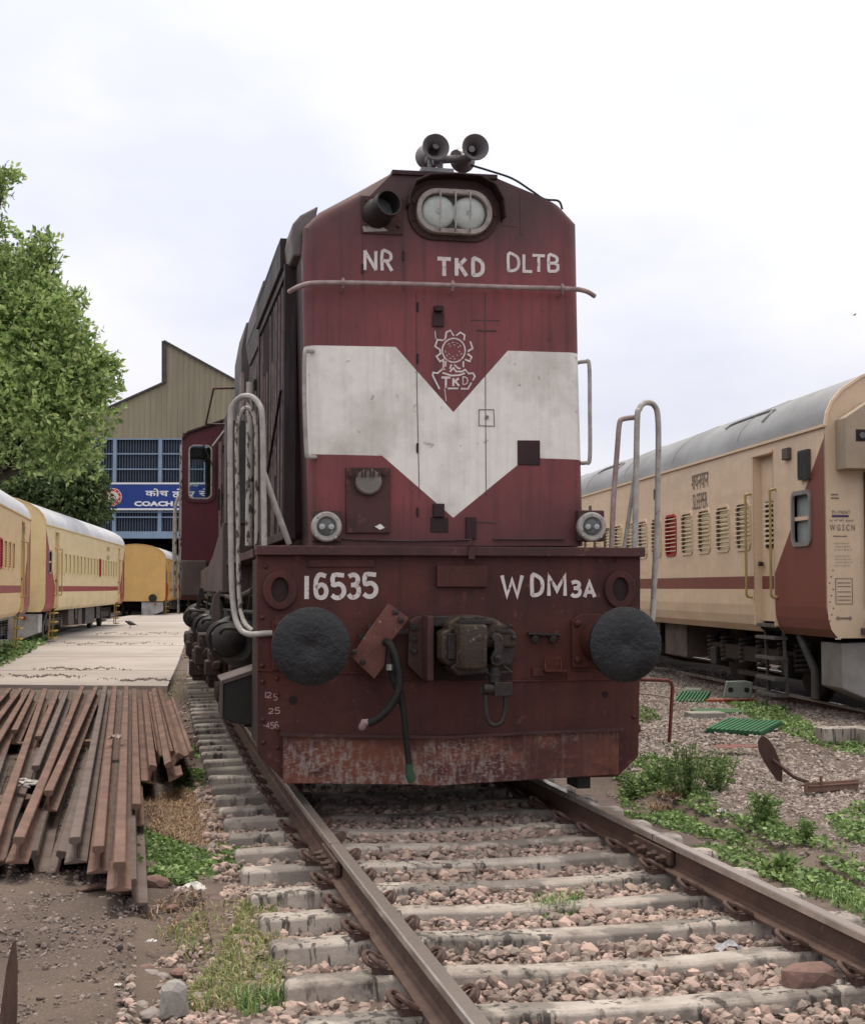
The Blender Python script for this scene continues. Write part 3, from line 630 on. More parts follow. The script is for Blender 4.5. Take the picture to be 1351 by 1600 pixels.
mb = MB(); mb.tube(smoothpath([SP(759, 1085), SP(759, 1110), SP(763, 1127), SP(773, 1133), SP(784, 1127), SP(789, 1108), SP(789, 1084)]), .016, 10)
mb.build('bow_shackle', M['steel'], sc_, smooth=60)
# ---- brake hoses
hs = MB().tube(smoothpath([L3(x, y, v) for x, y, v in ((602, 1003, -.15), (610, 1008, -.2), (619, 1030, -.24), (624, 1060, -.26), (620, 1085, -.27), (606, 1108, -.27), (588, 1124, -.27), (575, 1130, -.27))], 8), .026, 12).build('brake_hose', M['hose'], loco, smooth=60)
MB().tube([L3(577, 1128, -.27), L3(569, 1129, -.27), L3(565, 1137, -.27), L3(561, 1139, -.27)], [.02, .026, .024, .012], 10).build('hose_end', M['pipe_pink'], hs, smooth=50)
hs2 = MB().tube(smoothpath([L3(x, y, v) for x, y, v in ((604, 1006, -.06), (606, 1030, -.12), (614, 1058, -.17), (624, 1082, -.2), (630, 1110, -.22), (634, 1150, -.22), (638, 1188, -.22), (639, 1196, -.22))], 8), [.025]*30+[.020]*100, 12)
hs2.v = hs2.v; hs2 = hs2.build('brake_hose', M['hose'], loco, smooth=60)
MB().tube([L3(639, 1194, -.22), L3(639, 1203, -.22), L3(641, 1214, -.22), L3(643, 1222, -.22)], [.026, .024, .03, .022], 10).build('hose_end', mat('green_rag', (.03, .09, .05), (.03, .04, .035), .6, 20, .8, bump=.6), hs2, smooth=50)
MB().cyl(L3(609, 1038, -.20), L3(609, 1047, -.20), .024, 12).build('hose_clamp', M['chrome'], hs2)
# ---- big handrails by the steps
def handrail(pts, m, r=.021): return MB().tube(smoothpath(pts, 5), r, 10).build('step_handrail', m, loco, smooth=60)
h1 = handrail([L3(413, 858, .02), L3(412, 760, .02), L3(410, 655, .02), L3(405, 632, .05), L3(393, 620, .09), L3(378, 620, .14), L3(365, 632, .18), L3(360, 655, .19), L3(360, 760, .19), L3(362, 900, .19), L3(366, 955, .17), L3(375, 982, .1), L3(390, 991, .03), L3(410, 990, -.02), L3(425, 989, -.02)], M['pipe'], .019)
MB().tube([L3(412, 738, .02), L3(430, 790, .06), L3(452, 850, .1)], .019, 8).build('handrail_brace', M['pipe'], h1, smooth=60)
h2 = handrail([L3(401, 858, .75), L3(401, 760, .75), L3(400, 670, .75), L3(395, 645, .75), L3(388, 638, .75), L3(380, 640, .75), L3(373, 655, .75), L3(370, 690, .75), L3(372, 800, .75), L3(373, 900, .75), L3(376, 950, .7), L3(383, 974, .6), L3(396, 986, .5)], M['pipe_peel'], .016)
h3 = handrail([L3(991, 858, .05), L3(993, 760, .05), L3(995, 655, .05), L3(998, 640, .06), L3(1004, 631, .08), L3(1013, 629, .12), L3(1022, 634, .16), L3(1027, 650, .17), L3(1028, 700, .17), L3(1026, 820, .17), L3(1022, 900, .17), L3(1020, 945, .17), L3(1017, 972, .15), L3(1004, 980, .1)], M['pipe'], .020)
h4 = handrail([L3(955, 858, .05), L3(958, 780, .05), L3(964, 700, .06), L3(967, 664, .07), L3(972, 655, .08), L3(992, 652, .08)], M['dkgrey'], .018)
h4.data.materials.clear(); h4.data.materials.append(M['pipe_pink'])
MB().tube([L3(975, 855, .12), L3(983, 800, .1), L3(993, 735, .06)], .015, 8).build('handrail_brace', M['pipe'], h3, smooth=60)
# bent pipe low at the right
MB().tube([L3(1000, 1062, .25), L3(1042, 1063, .25), L3(1048, 1066, .25), L3(1050, 1074, .25), L3(1048, 1110, .25), L3(1045, 1160, .25)], .0125, 8).build('guard_rod', mat('rod_red_rust', (.14, .03, .025), (.06, .025, .02), .6, 20, .7), loco, smooth=60)
MB().box(LP(998, 1130, .0)[0]-.0, LP(1004, 1130, 0)[0], .05, .1, LP(1000, 1146, 0)[1], LP(1000, 1134, 0)[1]).build('beam_lug', M['beam'], loco)
mb = MB(); mb.box(LP(895, 1215, .3)[0], LP(915, 1228, .3)[0], .2, .45, LP(900, 1229, .3)[1], LP(900, 1200, .3)[1]); mb.build('rail_sweeper', M['black'], loco)
# ---- long hood behind the nose
def sect(du, dw, top=True):
    return [(out[0][0]-du, 1.66), (out[2][0]-du, out[2][1]-.12), (out[3][0]-du, out[3][1]-.02), (out[4][0]-du*.7, out[4][1]+dw), (out[6][0], out[6][1]+dw-.03), (out[7][0], out[6][1]+dw-.03), (out[9][0]+du*.7, out[4][1]+dw), (out[10][0]+du*.3, out[3][1]-.02), (out[10][0]+du*.3, out[2][1]-.12), (out[12][0], 1.66)]
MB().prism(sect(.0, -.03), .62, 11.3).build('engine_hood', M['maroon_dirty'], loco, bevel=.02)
# rounded roof shoulder just behind the nose (grey)
hu = out[2][0]; mb = MB()
mb.prism([(hu+.05, 3.58), (hu-.05, 3.58), (hu-.065, 3.72), (hu-.05, 3.80), (hu+.0, 3.86), (hu+.12, 3.93)], .30, .9)
mb.build('roof_shoulder', mat('shoulder_grey', (.16, .14, .14), (.07, .06, .06), .6, 4, .6, bump=.2), loco, bevel=.015)
# grille compartment: ribs, frame and brace
mb = MB(); v = .66
while v < 3.0:
    mb.box(hu-.055, hu+.01, v, v+.028, 1.72, 3.52); v += .085
rg = mb.build('radiator_grille', M['grille'], loco)
mb = MB(); v = .72
while v < 3.0:
    mb.box(hu-.064, hu-.054, v, v+.010, random.choice((1.75, 1.75, 2.2)), random.choice((3.5, 3.5, 3.1))); v += random.uniform(.16, .3)
mb.build('grille_rod', M['pipe_pink'], rg)
mb = MB(); mb.box(hu-.075, hu+.01, .62, .655, 1.7, 3.6); mb.box(hu-.075, hu+.01, 3.02, 3.08, 1.7, 3.6); mb.box(hu-.07, hu+.01, .655, 3.02, 3.53, 3.6); mb.box(hu-.07, hu+.01, .655, 3.02, 1.70, 1.76)
mb.bar((hu-.08, .8, 2.75), (hu-.08, 2.3, 2.1), .02, .02)
mb.build('grille_frame', M['grille'], loco, bevel=.004)
M['intake'] = mat('intake_grey', (.10, .088, .092), (.045, .035, .04), .7, 3, .6, bump=.2)
# sloping flaps along the roof edge
mb = MB(); mb.bar((hu-.07, .75, 3.70), (hu-.07, 3.1, 3.70), .05, .22); mb.bar((hu-.085, .95, 3.78), (hu-.085, 2.9, 3.78), .02, .07)
mb.build('roof_edge_flap', M['grille'], loco, bevel=.006)
for (v0, v1, w0_, w1_, d) in ((3.3, 5.2, 3.6, 4.06, .05), (5.6, 6.8, 3.3, 4.12, .07)):
    mb = MB(); mb.prism([(hu+.2, w0_), (hu-d*.3, w0_), (hu-d, w0_+.2), (hu-d, w1_-.28), (hu-.02, w1_), (hu+.4, w1_+.08)], v0, v1)
    mb.build('air_intake_box', M['intake'], loco, bevel=.012)
# engine room doors
for i in range(9):
    v0 = 3.15+i*.88
    if v0 > 10.6: break
    mb = MB(); mb.box(hu-.02, hu+.01, v0, v0+.82, 1.75, 3.45)
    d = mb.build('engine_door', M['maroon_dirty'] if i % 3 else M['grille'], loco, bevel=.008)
    mb = MB()
    for z in (1.95, 2.6, 3.25): mb.box(hu-.045, hu-.018, v0+.02, v0+.10, z-.05, z+.05)
    mb.bar((hu-.05, v0+.7, 2.45), (hu-.05, v0+.7, 2.75), .02, .02)
    mb.build('door_hinge', M['black'], d)
mb = MB(); mb.box(hu-.30, hu, 3.9, 4.25, 1.95, 2.9); mb.build('equipment_locker', M['dkgrey'], loco, bevel=.01)
mb = MB(); mb.cyl((hu-.2, 2.2, 1.7), (hu-.2, 2.2, 3.0), .032, 12); mb.build('drain_pipe', M['pipe_peel'], loco, smooth=40)
mb = MB()
for i in range(5): mb.prism([(hu-.165, 3.0), (hu-.14, 3.0), (hu-.14, 3.35), (hu-.165, 3.35)], 3.95+i*.07, 3.98+i*.07)
mb.build('faded_slats', M['pipe_pink'], loco)
# thin hand frame above the walkway
q1, q2, q3, q4 = [Vector((hu-.02, 6.9, 3.62)), Vector((hu-.30, 6.9, 3.60)), Vector((hu-.38, 6.9, 3.2)), Vector((hu-.02, 6.9, 3.2))]
MB().tube([q1, q2, q3, q4], .016, 8).build('catch_frame', M['ledge'], loco, smooth=50)
# walkway with sill
ul = LP(401, 868, 0)[0]; ur = LP(999, 868, 0)[0]
mb = MB(); mb.box(ul+.04, hu+.1, .92, 10.9, 1.58, 1.64); mb.box(-hu-.1, ur-.04, .92, 10.9, 1.58, 1.64); mb.build('walkway', M['ledge'], loco, bevel=.005)
mb = MB(); mb.box(ul+.3, ur-.3, .3, .36, .45, 1.2); mb.box(ul+.25, ur-.25, .06, 16.4, 1.18, 1.575); mb.build('underframe', M['blackbrown'], loco)
# deep sill that steps up towards the front
prof = [(4.6, 1.32), (10.9, 1.32), (10.9, 1.60), (8.2, 1.62), (6.6, 1.74), (5.2, 1.92), (4.6, 1.98)]
n = len(prof); V = [(ul+.0, a, b) for a, b in prof]+[(ul+.05, a, b) for a, b in prof]
mb = MB().add(V, [tuple(range(n)), tuple(reversed(range(n, 2*n)))]+[(i, n+i, n+(i+1) % n, (i+1) % n) for i in range(n)])
mb.box(ul, ul+.7, 4.55, 4.6, 1.32, 1.98)
mb.build('side_sill', M['sillgrey'], loco, bevel=.01)
mb = MB(); mb.box(-.72, .72, .78, .95, .10, .62); mb.box(-.9, .9, 1.0, 1.12, .45, .9); mb.build('underside_light_block', M['black'], loco, bevel=.02)  # added cross boxes that block light behind the front beam
# ---- cab
CB = 11.2; cu0, cu1 = LP(284, 800, CB)[0], -LP(284, 800, CB)[0]+.1
ev = LP(290, 684, CB)[1]; tp = out[6][1]-.02
csec = [(cu0, 1.42), (cu0, ev-.0), (cu0+.07, ev+.09), (hu+.02, LP(344, 655, CB)[1]), (out[6][0], tp), (out[7][0], tp), (-hu+.02, LP(344, 655, CB)[1]), (cu1-.07, ev+.09), (cu1, ev), (cu1, 1.42)]
wx0, wz1 = LP(292, 692, CB); wx1, wz0 = LP(334, 783, CB)
def wall_with_hole(mb, x0, x1, z0, z1, hx0, hx1, hz0, hz1, y0, y1):
    mb.box(x0, hx0, y0, y1, z0, z1); mb.box(hx1, x1, y0, y1, z0, z1); mb.box(hx0, hx1, y0, y1, z0, hz0); mb.box(hx0, hx1, y0, y1, hz1, z1)
CE = 13.4
for y0, y1, full in ((CB, CB+.05, 0), (CE-.05, CE, 1)):
    mb = MB()
    for s_ in (1, -1):
        hx0, hx1 = (wx0, wx1) if s_ > 0 else (-wx1+.05, -wx0+.05)
        x0, x1 = (cu0+.005, hu+.02) if s_ > 0 else (-hu+.02, cu1-.005)
        wall_with_hole(mb, x0, x1, 1.42, ev+.07, hx0, hx1, wz0, wz1, y0, y1)
    mb.box(hu+.021, -hu+.019, y0+.001, y1-.001, 1.42, ev+.2)
    mb.build('cab_end_wall', M['cabred'], loco)
mb = MB()
top = csec[1:-1]; n = len(top)
V = [(x, y, z) for y in (CB-.06, CE+.06) for x, z in top]+[(x, y, z-.03) for y in (CB-.06, CE+.06) for x, z in top]
mb.add(V, [(i, i+1, n+i+1, n+i) for i in range(n-1)]+[(2*n+i, 3*n+i, 3*n+i+1, 2*n+i+1) for i in range(n-1)]+[(i, 2*n+i, 2*n+i+1, i+1) for i in range(n-1)]+[(n+i, n+i+1, 3*n+i+1, 3*n+i) for i in range(n-1)])
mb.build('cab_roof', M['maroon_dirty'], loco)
mb = MB(); g = [(cu0+.005, ev+.06), (cu0+.07, ev+.07), (hu+.02, LP(344, 655, CB)[1]-.03), (hu+.02, ev+.06)]
mb.prism(g, CB+.002, CB+.048); mb.prism([(-x+.1, z) for x, z in g], CB+.002, CB+.048); mb.build('cab_gable', M['cabred'], loco)
for s_ in (0, 1):
    xx = cu0 if s_ == 0 else cu1-.04
    mb = MB(); y0, y1 = CB+.05, CE-.05
    mb.box(xx, xx+.04, y0, y1, 1.42, 2.45); mb.box(xx, xx+.04, y0, y1, 3.15, ev+.03)
    for a, b in ((y0, y0+.2), (y0+1.0, y0+1.1), (y1-.2, y1)): mb.box(xx, xx+.04, a, b, 2.45, 3.15)
    mb.build('cab_side_wall', M['cabred'], loco)
    mb = MB(); mb.box(xx+.015, xx+.022, y0+.2, y0+1.0, 2.45, 3.15); mb.box(xx+.015, xx+.022, y0+1.1, y1-.2, 2.45, 3.15); mb.build('side_window', M['glass'], loco)
mb = MB(); mb.box(cu0+.04, cu1-.04, CB+.05, CE-.05, 1.55, 1.6); mb.build('cab_floor', M['black'], loco)
for y, nm in ((CB-.0, 1), (CE+.0, -1)):
    for s_ in (1, -1):
        hx0, hx1 = (wx0, wx1) if s_ > 0 else (-wx1+.05, -wx0+.05)
        f = MB().ribbon(rrect(hx0, hx1, wz0, wz1, .09), .05, y-.02, y+.03, closed=True).build('windscreen_frame', M['cabred'], loco, bevel=.004)
        MB().ribbon(rrect(hx0+.035, hx1-.035, wz0+.035, wz1-.035, .07), .022, y-.025, y+.01, closed=True).build('window_seal', M['pipe'], f)
        MB().prism(rrect(hx0, hx1, wz0, wz1, .09), y+.012, y+.018).build('windscreen', M['glass'], f)
mb = MB(); mb.bar(L3(318, 695, CB-.04), L3(338, 740, CB-.05), .015, .015); mb.build('wiper', M['black'], loco)
mb = MB(); mb.bar(L3(333, 697, CB-.3), L3(352, 672, CB-.6), .03, .03); mb.build('mirror_arm', M['pipe'], loco)
# vertical strips, pipe and side mirror brackets at the cab's outer edge
mb = MB(); mb.box(cu0-.03, cu0+.0, CB+.0, CB+.1, 1.5, ev-.1); mb.tube([(cu0-.08, CB, 1.4), (cu0-.08, CB, 2.4)], .018, 8); mb.tube([(cu0-.03, CB, 1.0), (cu0-.03, CB, 1.75)], .018, 8)
mb.build('cab_grab_rail', M['pipe_peel'], loco)
mb = MB(); mb.prism([LP(x, y, CB-.3) for x, y in ((343, 690), (351, 688), (352, 880), (343, 880))], CB-.3, CB-.02); mb.build('ribbed_locker', M['pipe_pink'], loco)
mb = MB(); mb.prism([LP(x, y, CB-.02) for x, y in ((284, 885), (345, 885), (345, 902), (284, 902))], CB-.08, CB-.0); mb.build('cab_step', M['sillgrey'], loco, bevel=.01)
MB().box(cu0+.0, cu0+.35, CB-.25, CB, 1.25, 1.75).build('step_bin', M['sillgrey'], loco, bevel=.02)
# short hood behind the cab and its rear handrail
MB().prism([(hu, 1.6), (hu, 3.55), (hu+.35, 3.9), (-hu-.35, 3.9), (-hu, 3.55), (-hu, 1.6)], CE, 16.3).build('short_hood', M['maroon_dirty'], loco, bevel=.03)
rr = MB().tube(smoothpath([(cu0+.28, 16.6, 1.6), (cu0+.28, 16.6, 2.6), (cu0+.24, 16.6, 2.95), (cu0+.13, 16.6, 3.05), (cu0+.03, 16.6, 2.95), (cu0-.02, 16.6, 2.6), (cu0-.02, 16.6, 1.2)]), .03, 8).build('step_handrail', M['pipe'], loco, smooth=60)
MB().box(cu0+.1, cu1-.1, 16.3, 16.9, 1.15, 1.62).build('rear_beam', M['beam'], loco)
# ---- underneath, left side: sand box, bogie, tanks
mb = MB(); bx0, bx1 = LP(352, 1100, .75)[0], LP(404, 1100, .75)[0]
mb.prism([LP(x, y, .62) for x, y in ((350, 1064), (404, 1046), (404, 1132), (374, 1132), (346, 1122))], .62, 1.15)
sb = mb.build('sand_box', M['black'], loco, bevel=.008)
mb = MB(); mb.ribbon([LP(x, y, .62) for x, y in ((347, 1066), (404, 1047))], .03, .60, 1.16); mb.ribbon([LP(x, y, .62) for x, y in ((347, 1066), (346, 1122))], .018, .60, .63); mb.build('box_lid', M['sillgrey'], sb, bevel=.004)
def bogie(v0):
    bg = empty('bogie', (0, v0, 0)); bg.parent = loco; sx = -1.06
    for s_ in (-1, 1):
        x = s_*1.06
        prof = [(-.55, .62), (-.3, .42), (.2, .42), (.45, .62), (1.2, .62), (1.45, .42), (2.0, .42), (2.25, .62), (3.1, .62), (3.35, .42), (3.85, .42), (4.1, .62), (4.1, .86), (-.55, .86)]
        V = [(x-.07, a, b) for a, b in prof]+[(x+.07, a, b) for a, b in prof]; n = len(prof)
        MB().add(V, [tuple(range(n)), tuple(reversed(range(n, 2*n)))]+[(i, n+i, n+(i+1) % n, (i+1) % n) for i in range(n)]).build('side_frame', M['blackbrown'], bg, bevel=.02)
    for a in (-.05, 1.75, 3.6):
        ws = MB().cyl((-.8, a, .5), (.8, a, .5), .09, 14).build('axle', M['black'], bg)
        for s_ in (-1, 1):
            MB().lathe([(0, .40), (.02, .545), (.13, .53), (.15, .56), (.17, .56), (.17, .3)] if s_ < 0 else [(0, .40), (.02, .545), (.13, .53), (.15, .56), (.17, .56), (.17, .3)], (s_*.94, a, .5), (-s_, 0, 0), 40).build('wheel', M['steel'] if 0 else M['blackbrown'], ws, smooth=40)
            mb = MB(); mb.box(s_*1.13-.12, s_*1.13+.12, a-.17, a+.17, .38, .72); mb.lathe([(0, .13), (.10, .12), (.12, .06), (.12, .001)], (s_*1.25, a, .52), (s_, 0, 0), 18)
            mb.build('axle_box', M['blackbrown'], ws, bevel=.015)
    for a in (.35, 2.15, 3.1): MB().box(-.7, .7, a-.05, a+.75, .2, .95).build('motor_light_block', M['black'], bg, bevel=.05)  # motor blocks added to keep light out from under the locomotive
    for a in (.8, 2.7):
        for s_ in (-1, 1):
            mb = MB(); mb.lathe([(0, .12), (.04, .17), (.28, .17), (.36, .10), (.36, .001)], (s_*1.16, a, .95), (s_*.25, -1, -.1), 20); mb.tube([(s_*1.16, a, .95), (s_*1.16, a+.4, .8)], .04, 8)
            mb.build('brake_cylinder', M['dkgrey'], bg, smooth=35)
            mb = MB(); z = .9
            pts = [(s_*1.06+.09*math.cos(t*.7), a+.45+.09*math.sin(t*.7), .72-.30*t/60+.15) for t in range(61)]
            mb.tube(pts, .018, 6); mb.build('spring', M['black'], bg)
    for a in (.5, 1.3, 2.3, 3.1):
        for s_ in (-1, 1):
            mb = MB(); mb.bar((s_*1.0, a, .95), (s_*1.02, a+.05, .2), .06, .12); mb.box(s_*.93-.06, s_*.93+.06, a-.05, a+.08, .25, .6); mb.build('brake_rigging', M['blackbrown'], bg, bevel=.01)
    return bg
bogie(1.35); bogie(11.6)
# brake reservoirs hung off the sill
for px_, py_, v, r, ln in ((354, 1000, 1.7, .125, .5), (324, 982, 4.7, .115, .6), (303, 966, 7.8, .10, .6)):
    c = L3(px_, py_, v); mb = MB(); mb.lathe([(0, .02), (.02, r*.7), (.06, r), (ln, r), (ln+.05, r*.6), (ln+.05, .001)], c, (.25, 1, 0), 24)
    for k in (.12, ln-.1): mb.tube([Vector(c)+Vector((r*math.cos(t)*1.04, k, r*math.sin(t)*1.04)) for t in [2*PI*i/16 for i in range(16)]], .014, 6, closed=True)
    mb.tube(smoothpath([Vector(c)+Vector((-.05, -.02, .05)), Vector(c)+Vector((0, -.08, .09)), Vector(c)+Vector((.2, -.06, .06))]), .014, 6)
    mb.bar(Vector(c)+Vector((.05, .3, .1)), Vector(c)+Vector((.1, .3, .35)), .05, .05)
    mb.build('air_reservoir', M['black'], loco, smooth=35)
M['casting'] = mat('casting_rust', (.04, .020, .016), (.016, .012, .011), .7, 7, .7, bump=.5)
for px_, py_, v, a, b, h in ((325, 1020, 3.2, .22, .5, .32), (312, 1040, 5.2, .2, .4, .3), (338, 1040, 2.4, .18, .3, .25), (306, 1010, 6.2, .2, .5, .3)):
    c = L3(px_, py_, v); mb = MB(); mb.box(c[0]-a/3, c[0]+a/2, v, v+b, c[2]-h/2, c[2]+h/2); mb.box(c[0]-a/2, c[0]+a/4, v-.03, v+b*.6, c[2]-h/3, c[2]+h/6); mb.cyl((c[0], v-.06, c[2]), (c[0], v+b, c[2]), a*.22, 10); mb.bar((c[0]-a*.3, v-.02, c[2]+h*.4), (c[0]+a*.4, v-.02, c[2]-h*.6), .03, .03)
    mb.build('brake_gear_casting', M['casting'], loco, bevel=.02, smooth=35)
mb = MB(); q = [LP(x, y, 4.6) for x, y in ((331, 977), (330, 950), (335, 930), (344, 920), (344, 975))]; mb.prism(q, 4.6, 4.66); mb.build('mud_flap', M['sillgrey'], loco, bevel=.004)
mb = MB()
for k in range(26):
    v = .9+k*.38; a = random.uniform(.9, 1.4); x = -1.15+random.uniform(-.08, .12)
    mb.bar((x, v, a), (x+random.uniform(-.1, .1), v+random.uniform(-.2, .3), a-random.uniform(.1, .5)), random.uniform(.03, .09), random.uniform(.03, .09))
mb.tube(smoothpath([(-1.22, .7, 1.35), (-1.22, 3, 1.28), (-1.2, 6, 1.3), (-1.2, 10, 1.27)]), .022, 8); mb.tube([(-1.2, .7, 1.2), (-1.2, 5, 1.15), (-1.2, 10.5, 1.18)], .016, 8)
mb.build('underframe_piping', M['black'], loco, bevel=.004)
mb = MB(); mb.prism([(-1.2, .5), (-1.3, .65), (-1.3, 1.1), (1.3, 1.1), (1.3, .65), (1.2, .5)], 6.3, 9.9); mb.build('fuel_tank', M['blackbrown'], loco, bevel=.04)
mb = MB()
for z in (.42, .78, 1.12): mb.bar((ul+.06, .56, z), (ul+.06+.4, .56, z), .2, .03)
mb.build('front_steps', M['black'], loco)
# ================================================================== the main track
ORD = 'first second third fourth fifth sixth seventh eighth ninth tenth eleventh twelfth thirteenth fourteenth fifteenth sixteenth seventeenth eighteenth nineteenth twentieth twenty-first twenty-second twenty-third twenty-fourth twenty-fifth twenty-sixth twenty-seventh twenty-eighth twenty-ninth thirtieth'.split()
path = []
x, y, s_ = .069, 9.19, 0.0
def head(yy): return .2146-(yy-5)*.0022
pts_f = []; X, Y = .069, 9.19
while Y < 95: pts_f.append((X, Y, head(Y))); h = max(head(Y), .10); X -= math.sin(h)*.1; Y += math.cos(h)*.1
pts_b = []; X, Y = .069, 9.19
while Y > 1.5: h = head(Y); X += math.sin(h)*.1; Y -= math.cos(h)*.1; pts_b.append((X, Y, head(Y)))
path = list(reversed(pts_b))+pts_f
def tp_(i): X, Y, h = path[i]; return Vector((X, Y, 0)), Vector((-math.sin(max(h, .1)), math.cos(max(h, .1)), 0)), Vector((math.cos(max(h, .1)), math.sin(max(h, .1)), 0))
RP = [(-.035, -.0), (-.028, .006), (.028, .006), (.035, 0), (.036, -.032), (.012, -.046), (.009, -.06), (.009, -.132), (.02, -.145), (.070, -.158), (.070, -.170), (-.070, -.170), (-.070, -.158), (-.02, -.145), (-.009, -.132), (-.009, -.06), (-.012, -.046), (-.036, -.032)]
RP = [(a*.88, b*.86-.004) for a, b in RP]
LIFT = .024
GH = (1.676+.07)/2*1.022
def sweep_rail(mb, P, R, prof, m=0, mtop=None):
    n = len(prof); V = []
    for p, r in zip(P, R):
        for a, b in prof: V.append(p+r*a+Vector((0, 0, b)))
    Fc = []; k = len(P)
    b0 = len(mb.v); mb.v += [tuple(v) for v in V]
    for i in range(k-1):
        for j in range(n):
            mb.f.append((b0+i*n+j, b0+i*n+(j+1) % n, b0+(i+1)*n+(j+1) % n, b0+(i+1)*n+j)); mb.m.append(mtop if (mtop is not None and j in (0, 1, 2, 17)) else m)
    mb.f.append(tuple(b0+j for j in reversed(range(n)))); mb.m.append(m); mb.f.append(tuple(b0+(k-1)*n+j for j in range(n))); mb.m.append(m)
idx = list(range(0, len(path), 10)); JOINT = {}
for sgn, nm in ((-1, 'left'), (1, 'right')):
    P = []; R = []
    for i in idx: p, d, r = tp_(i); P.append(p+r*GH*sgn); R.append(r)
    mb = MB(); sweep_rail(mb, P, R, RP, 0, 1)
    rail = mb.build('running_rail', [M['rail'], M['railtop']], smooth=30)
    tag(rail, f'{nm} running rail of the middle track, passing under the locomotive', 'rail', 'rails of the middle track')
    # joint with fishplates
    jy = (G(545, 1318, 0) if sgn < 0 else G(1010, 1302, 0)).y
    ji = min(range(len(path)), key=lambda i: abs((tp_(i)[0]+tp_(i)[2]*GH*sgn).y-jy)); p, d, r = tp_(ji); c = p+r*GH*sgn; JOINT[sgn] = c
    for side in (-1, 1):
        mb = MB(); a = c-d*.28+r*side*.028+Vector((0, 0, -.082)); b = c+d*.28+r*side*.028+Vector((0, 0, -.082)); mb.bar(a, b, .03, .078)
        fp = mb.build('fishplate', M['rail'], rail, bevel=.006)
        for t in (-.21, -.08, .08, .21):
            mb = MB(); q = c+d*t+r*side*.04+Vector((0, 0, -.09)); mb.lathe([(0, .024), (.03, .024), (.03, .014), (.055, .014), (.055, .001)], q, r*side, 6)
            mb.build('bolt', M['clip'], fp)
    mb = MB(); mb.box(-.032, .032, -.003, .003, -.045, .0015); jn = mb.build('rail_joint_gap', M['seam'], rail); jn.location = c; jn.rotation_euler = (0, 0, math.atan2(-d.x, d.y))
# ---- sleepers with clips
def sleeper_mesh():
    me = MB(); V = []; secs = [(-1.375, .106, .062, -.205), (-1.36, .112, .068, -.190), (-.95, .112, .065, -.182), (-.62, .110, .064, -.186), (-.35, .104, .066, -.198), (0, .100, .066, -.201), (.35, .104, .066, -.198), (.62, .110, .064, -.186), (.95, .112, .065, -.182), (1.36, .112, .068, -.190), (1.375, .106, .062, -.205)]
    for x, wb, wt, zt in secs:
        for a, z in ((-wb, -.40), (-wt-.006, zt-.012), (-wt+.012, zt), (wt-.012, zt), (wt+.006, zt-.012), (wb, -.40)): V.append((x, a, z))
    n = 6; k = len(secs)
    Fc = [tuple(range(n)), tuple((k-1)*n+i for i in reversed(range(n)))]+[(i*n+j, (i+1)*n+j, (i+1)*n+(j+1) % n, i*n+(j+1) % n) for i in range(k-1) for j in range(n)]
    return me.add(V, Fc)
def clip_mesh(side):
    mb = MB(); r_ = .0115
    # spring clip: two curls with a leg through the shoulder, bearing on the rail foot
    P = [(.075, -.055, .02), (.10, -.055, .035), (.125, -.05, .055), (.14, -.025, .066), (.135, .005, .05), (.115, .02, .03), (.09, .012, .022), (.10, -.012, .02), (.13, -.02, .022), (.155, -.005, .035), (.165, .03, .055), (.15, .06, .06), (.12, .062, .045), (.085, .055, .022)]
    mb.tube(smoothpath([(side*a, b, c*.95) for a, b, c in P], 3), r_, 7)
    mb.box(*sorted((side*.085, side*.135)), -.045, .045, -.01, .022)
    mb.box(*sorted((side*.055, side*.09)), -.05, .05, -.004, .012)
    return mb
sl0 = sleeper_mesh().build('concrete_sleeper', M['sleeper'], smooth=30, bevel=.006)
clips = {}
for sgn in (-1, 1):
    for side in (-1, 1):
        c = clip_mesh(side).build('rail_clip', M['clip'], sl0, smooth=50); c.location = (sgn*GH, 0, -.176); clips[(sgn, side)] = c
tag(sl0, 'x', 'sleeper', 'concrete sleepers of the middle track')
# position of the first sleeper: front one in the photo at y~1590 (left end)
k = 0; SLP = []
tgt = G(500, 1591, -.165)
si = min(range(len(path)), key=lambda i: (tp_(i)[0]+tp_(i)[2]*-1.375+tp_(i)[1]*.06-tgt).length if True else 0)-11
s_acc = 0; ypos = []
pos = float(si)
while pos < len(path)-1 and k < 68:
    i = int(pos); fr_ = pos-i; p, d, r = tp_(i); p = p+d*.1*fr_; SLP.append((p, d, r)); pos += 5.5; k += 1
for k, (p, d, r) in enumerate(SLP):
    o = sl0 if k == 0 else copy_tree(sl0)
    o.location = p+Vector((0, 0, LIFT+random.uniform(-.006, .006))); o.rotation_euler = (0, 0, math.atan2(r.y, r.x)+random.uniform(-.012, .012))
    if k > 22:
        for c in kids(o): bpy.data.objects.remove(c)
    else:
        for c in kids(o): c.rotation_euler = (0, 0, random.uniform(-.15, .15))
    if k < 12: lab = f'grey concrete sleeper between the rails in front, {ORD[k]} up from the photo bottom'
    elif k < 30: lab = f'sleeper with only its left end showing, {ORD[k-12]} one behind the locomotive nose'
    else: lab = 'concrete sleeper far back under the locomotive, a thin strip at its left'
    tag(o, lab, 'sleeper', 'concrete sleepers of the middle track')
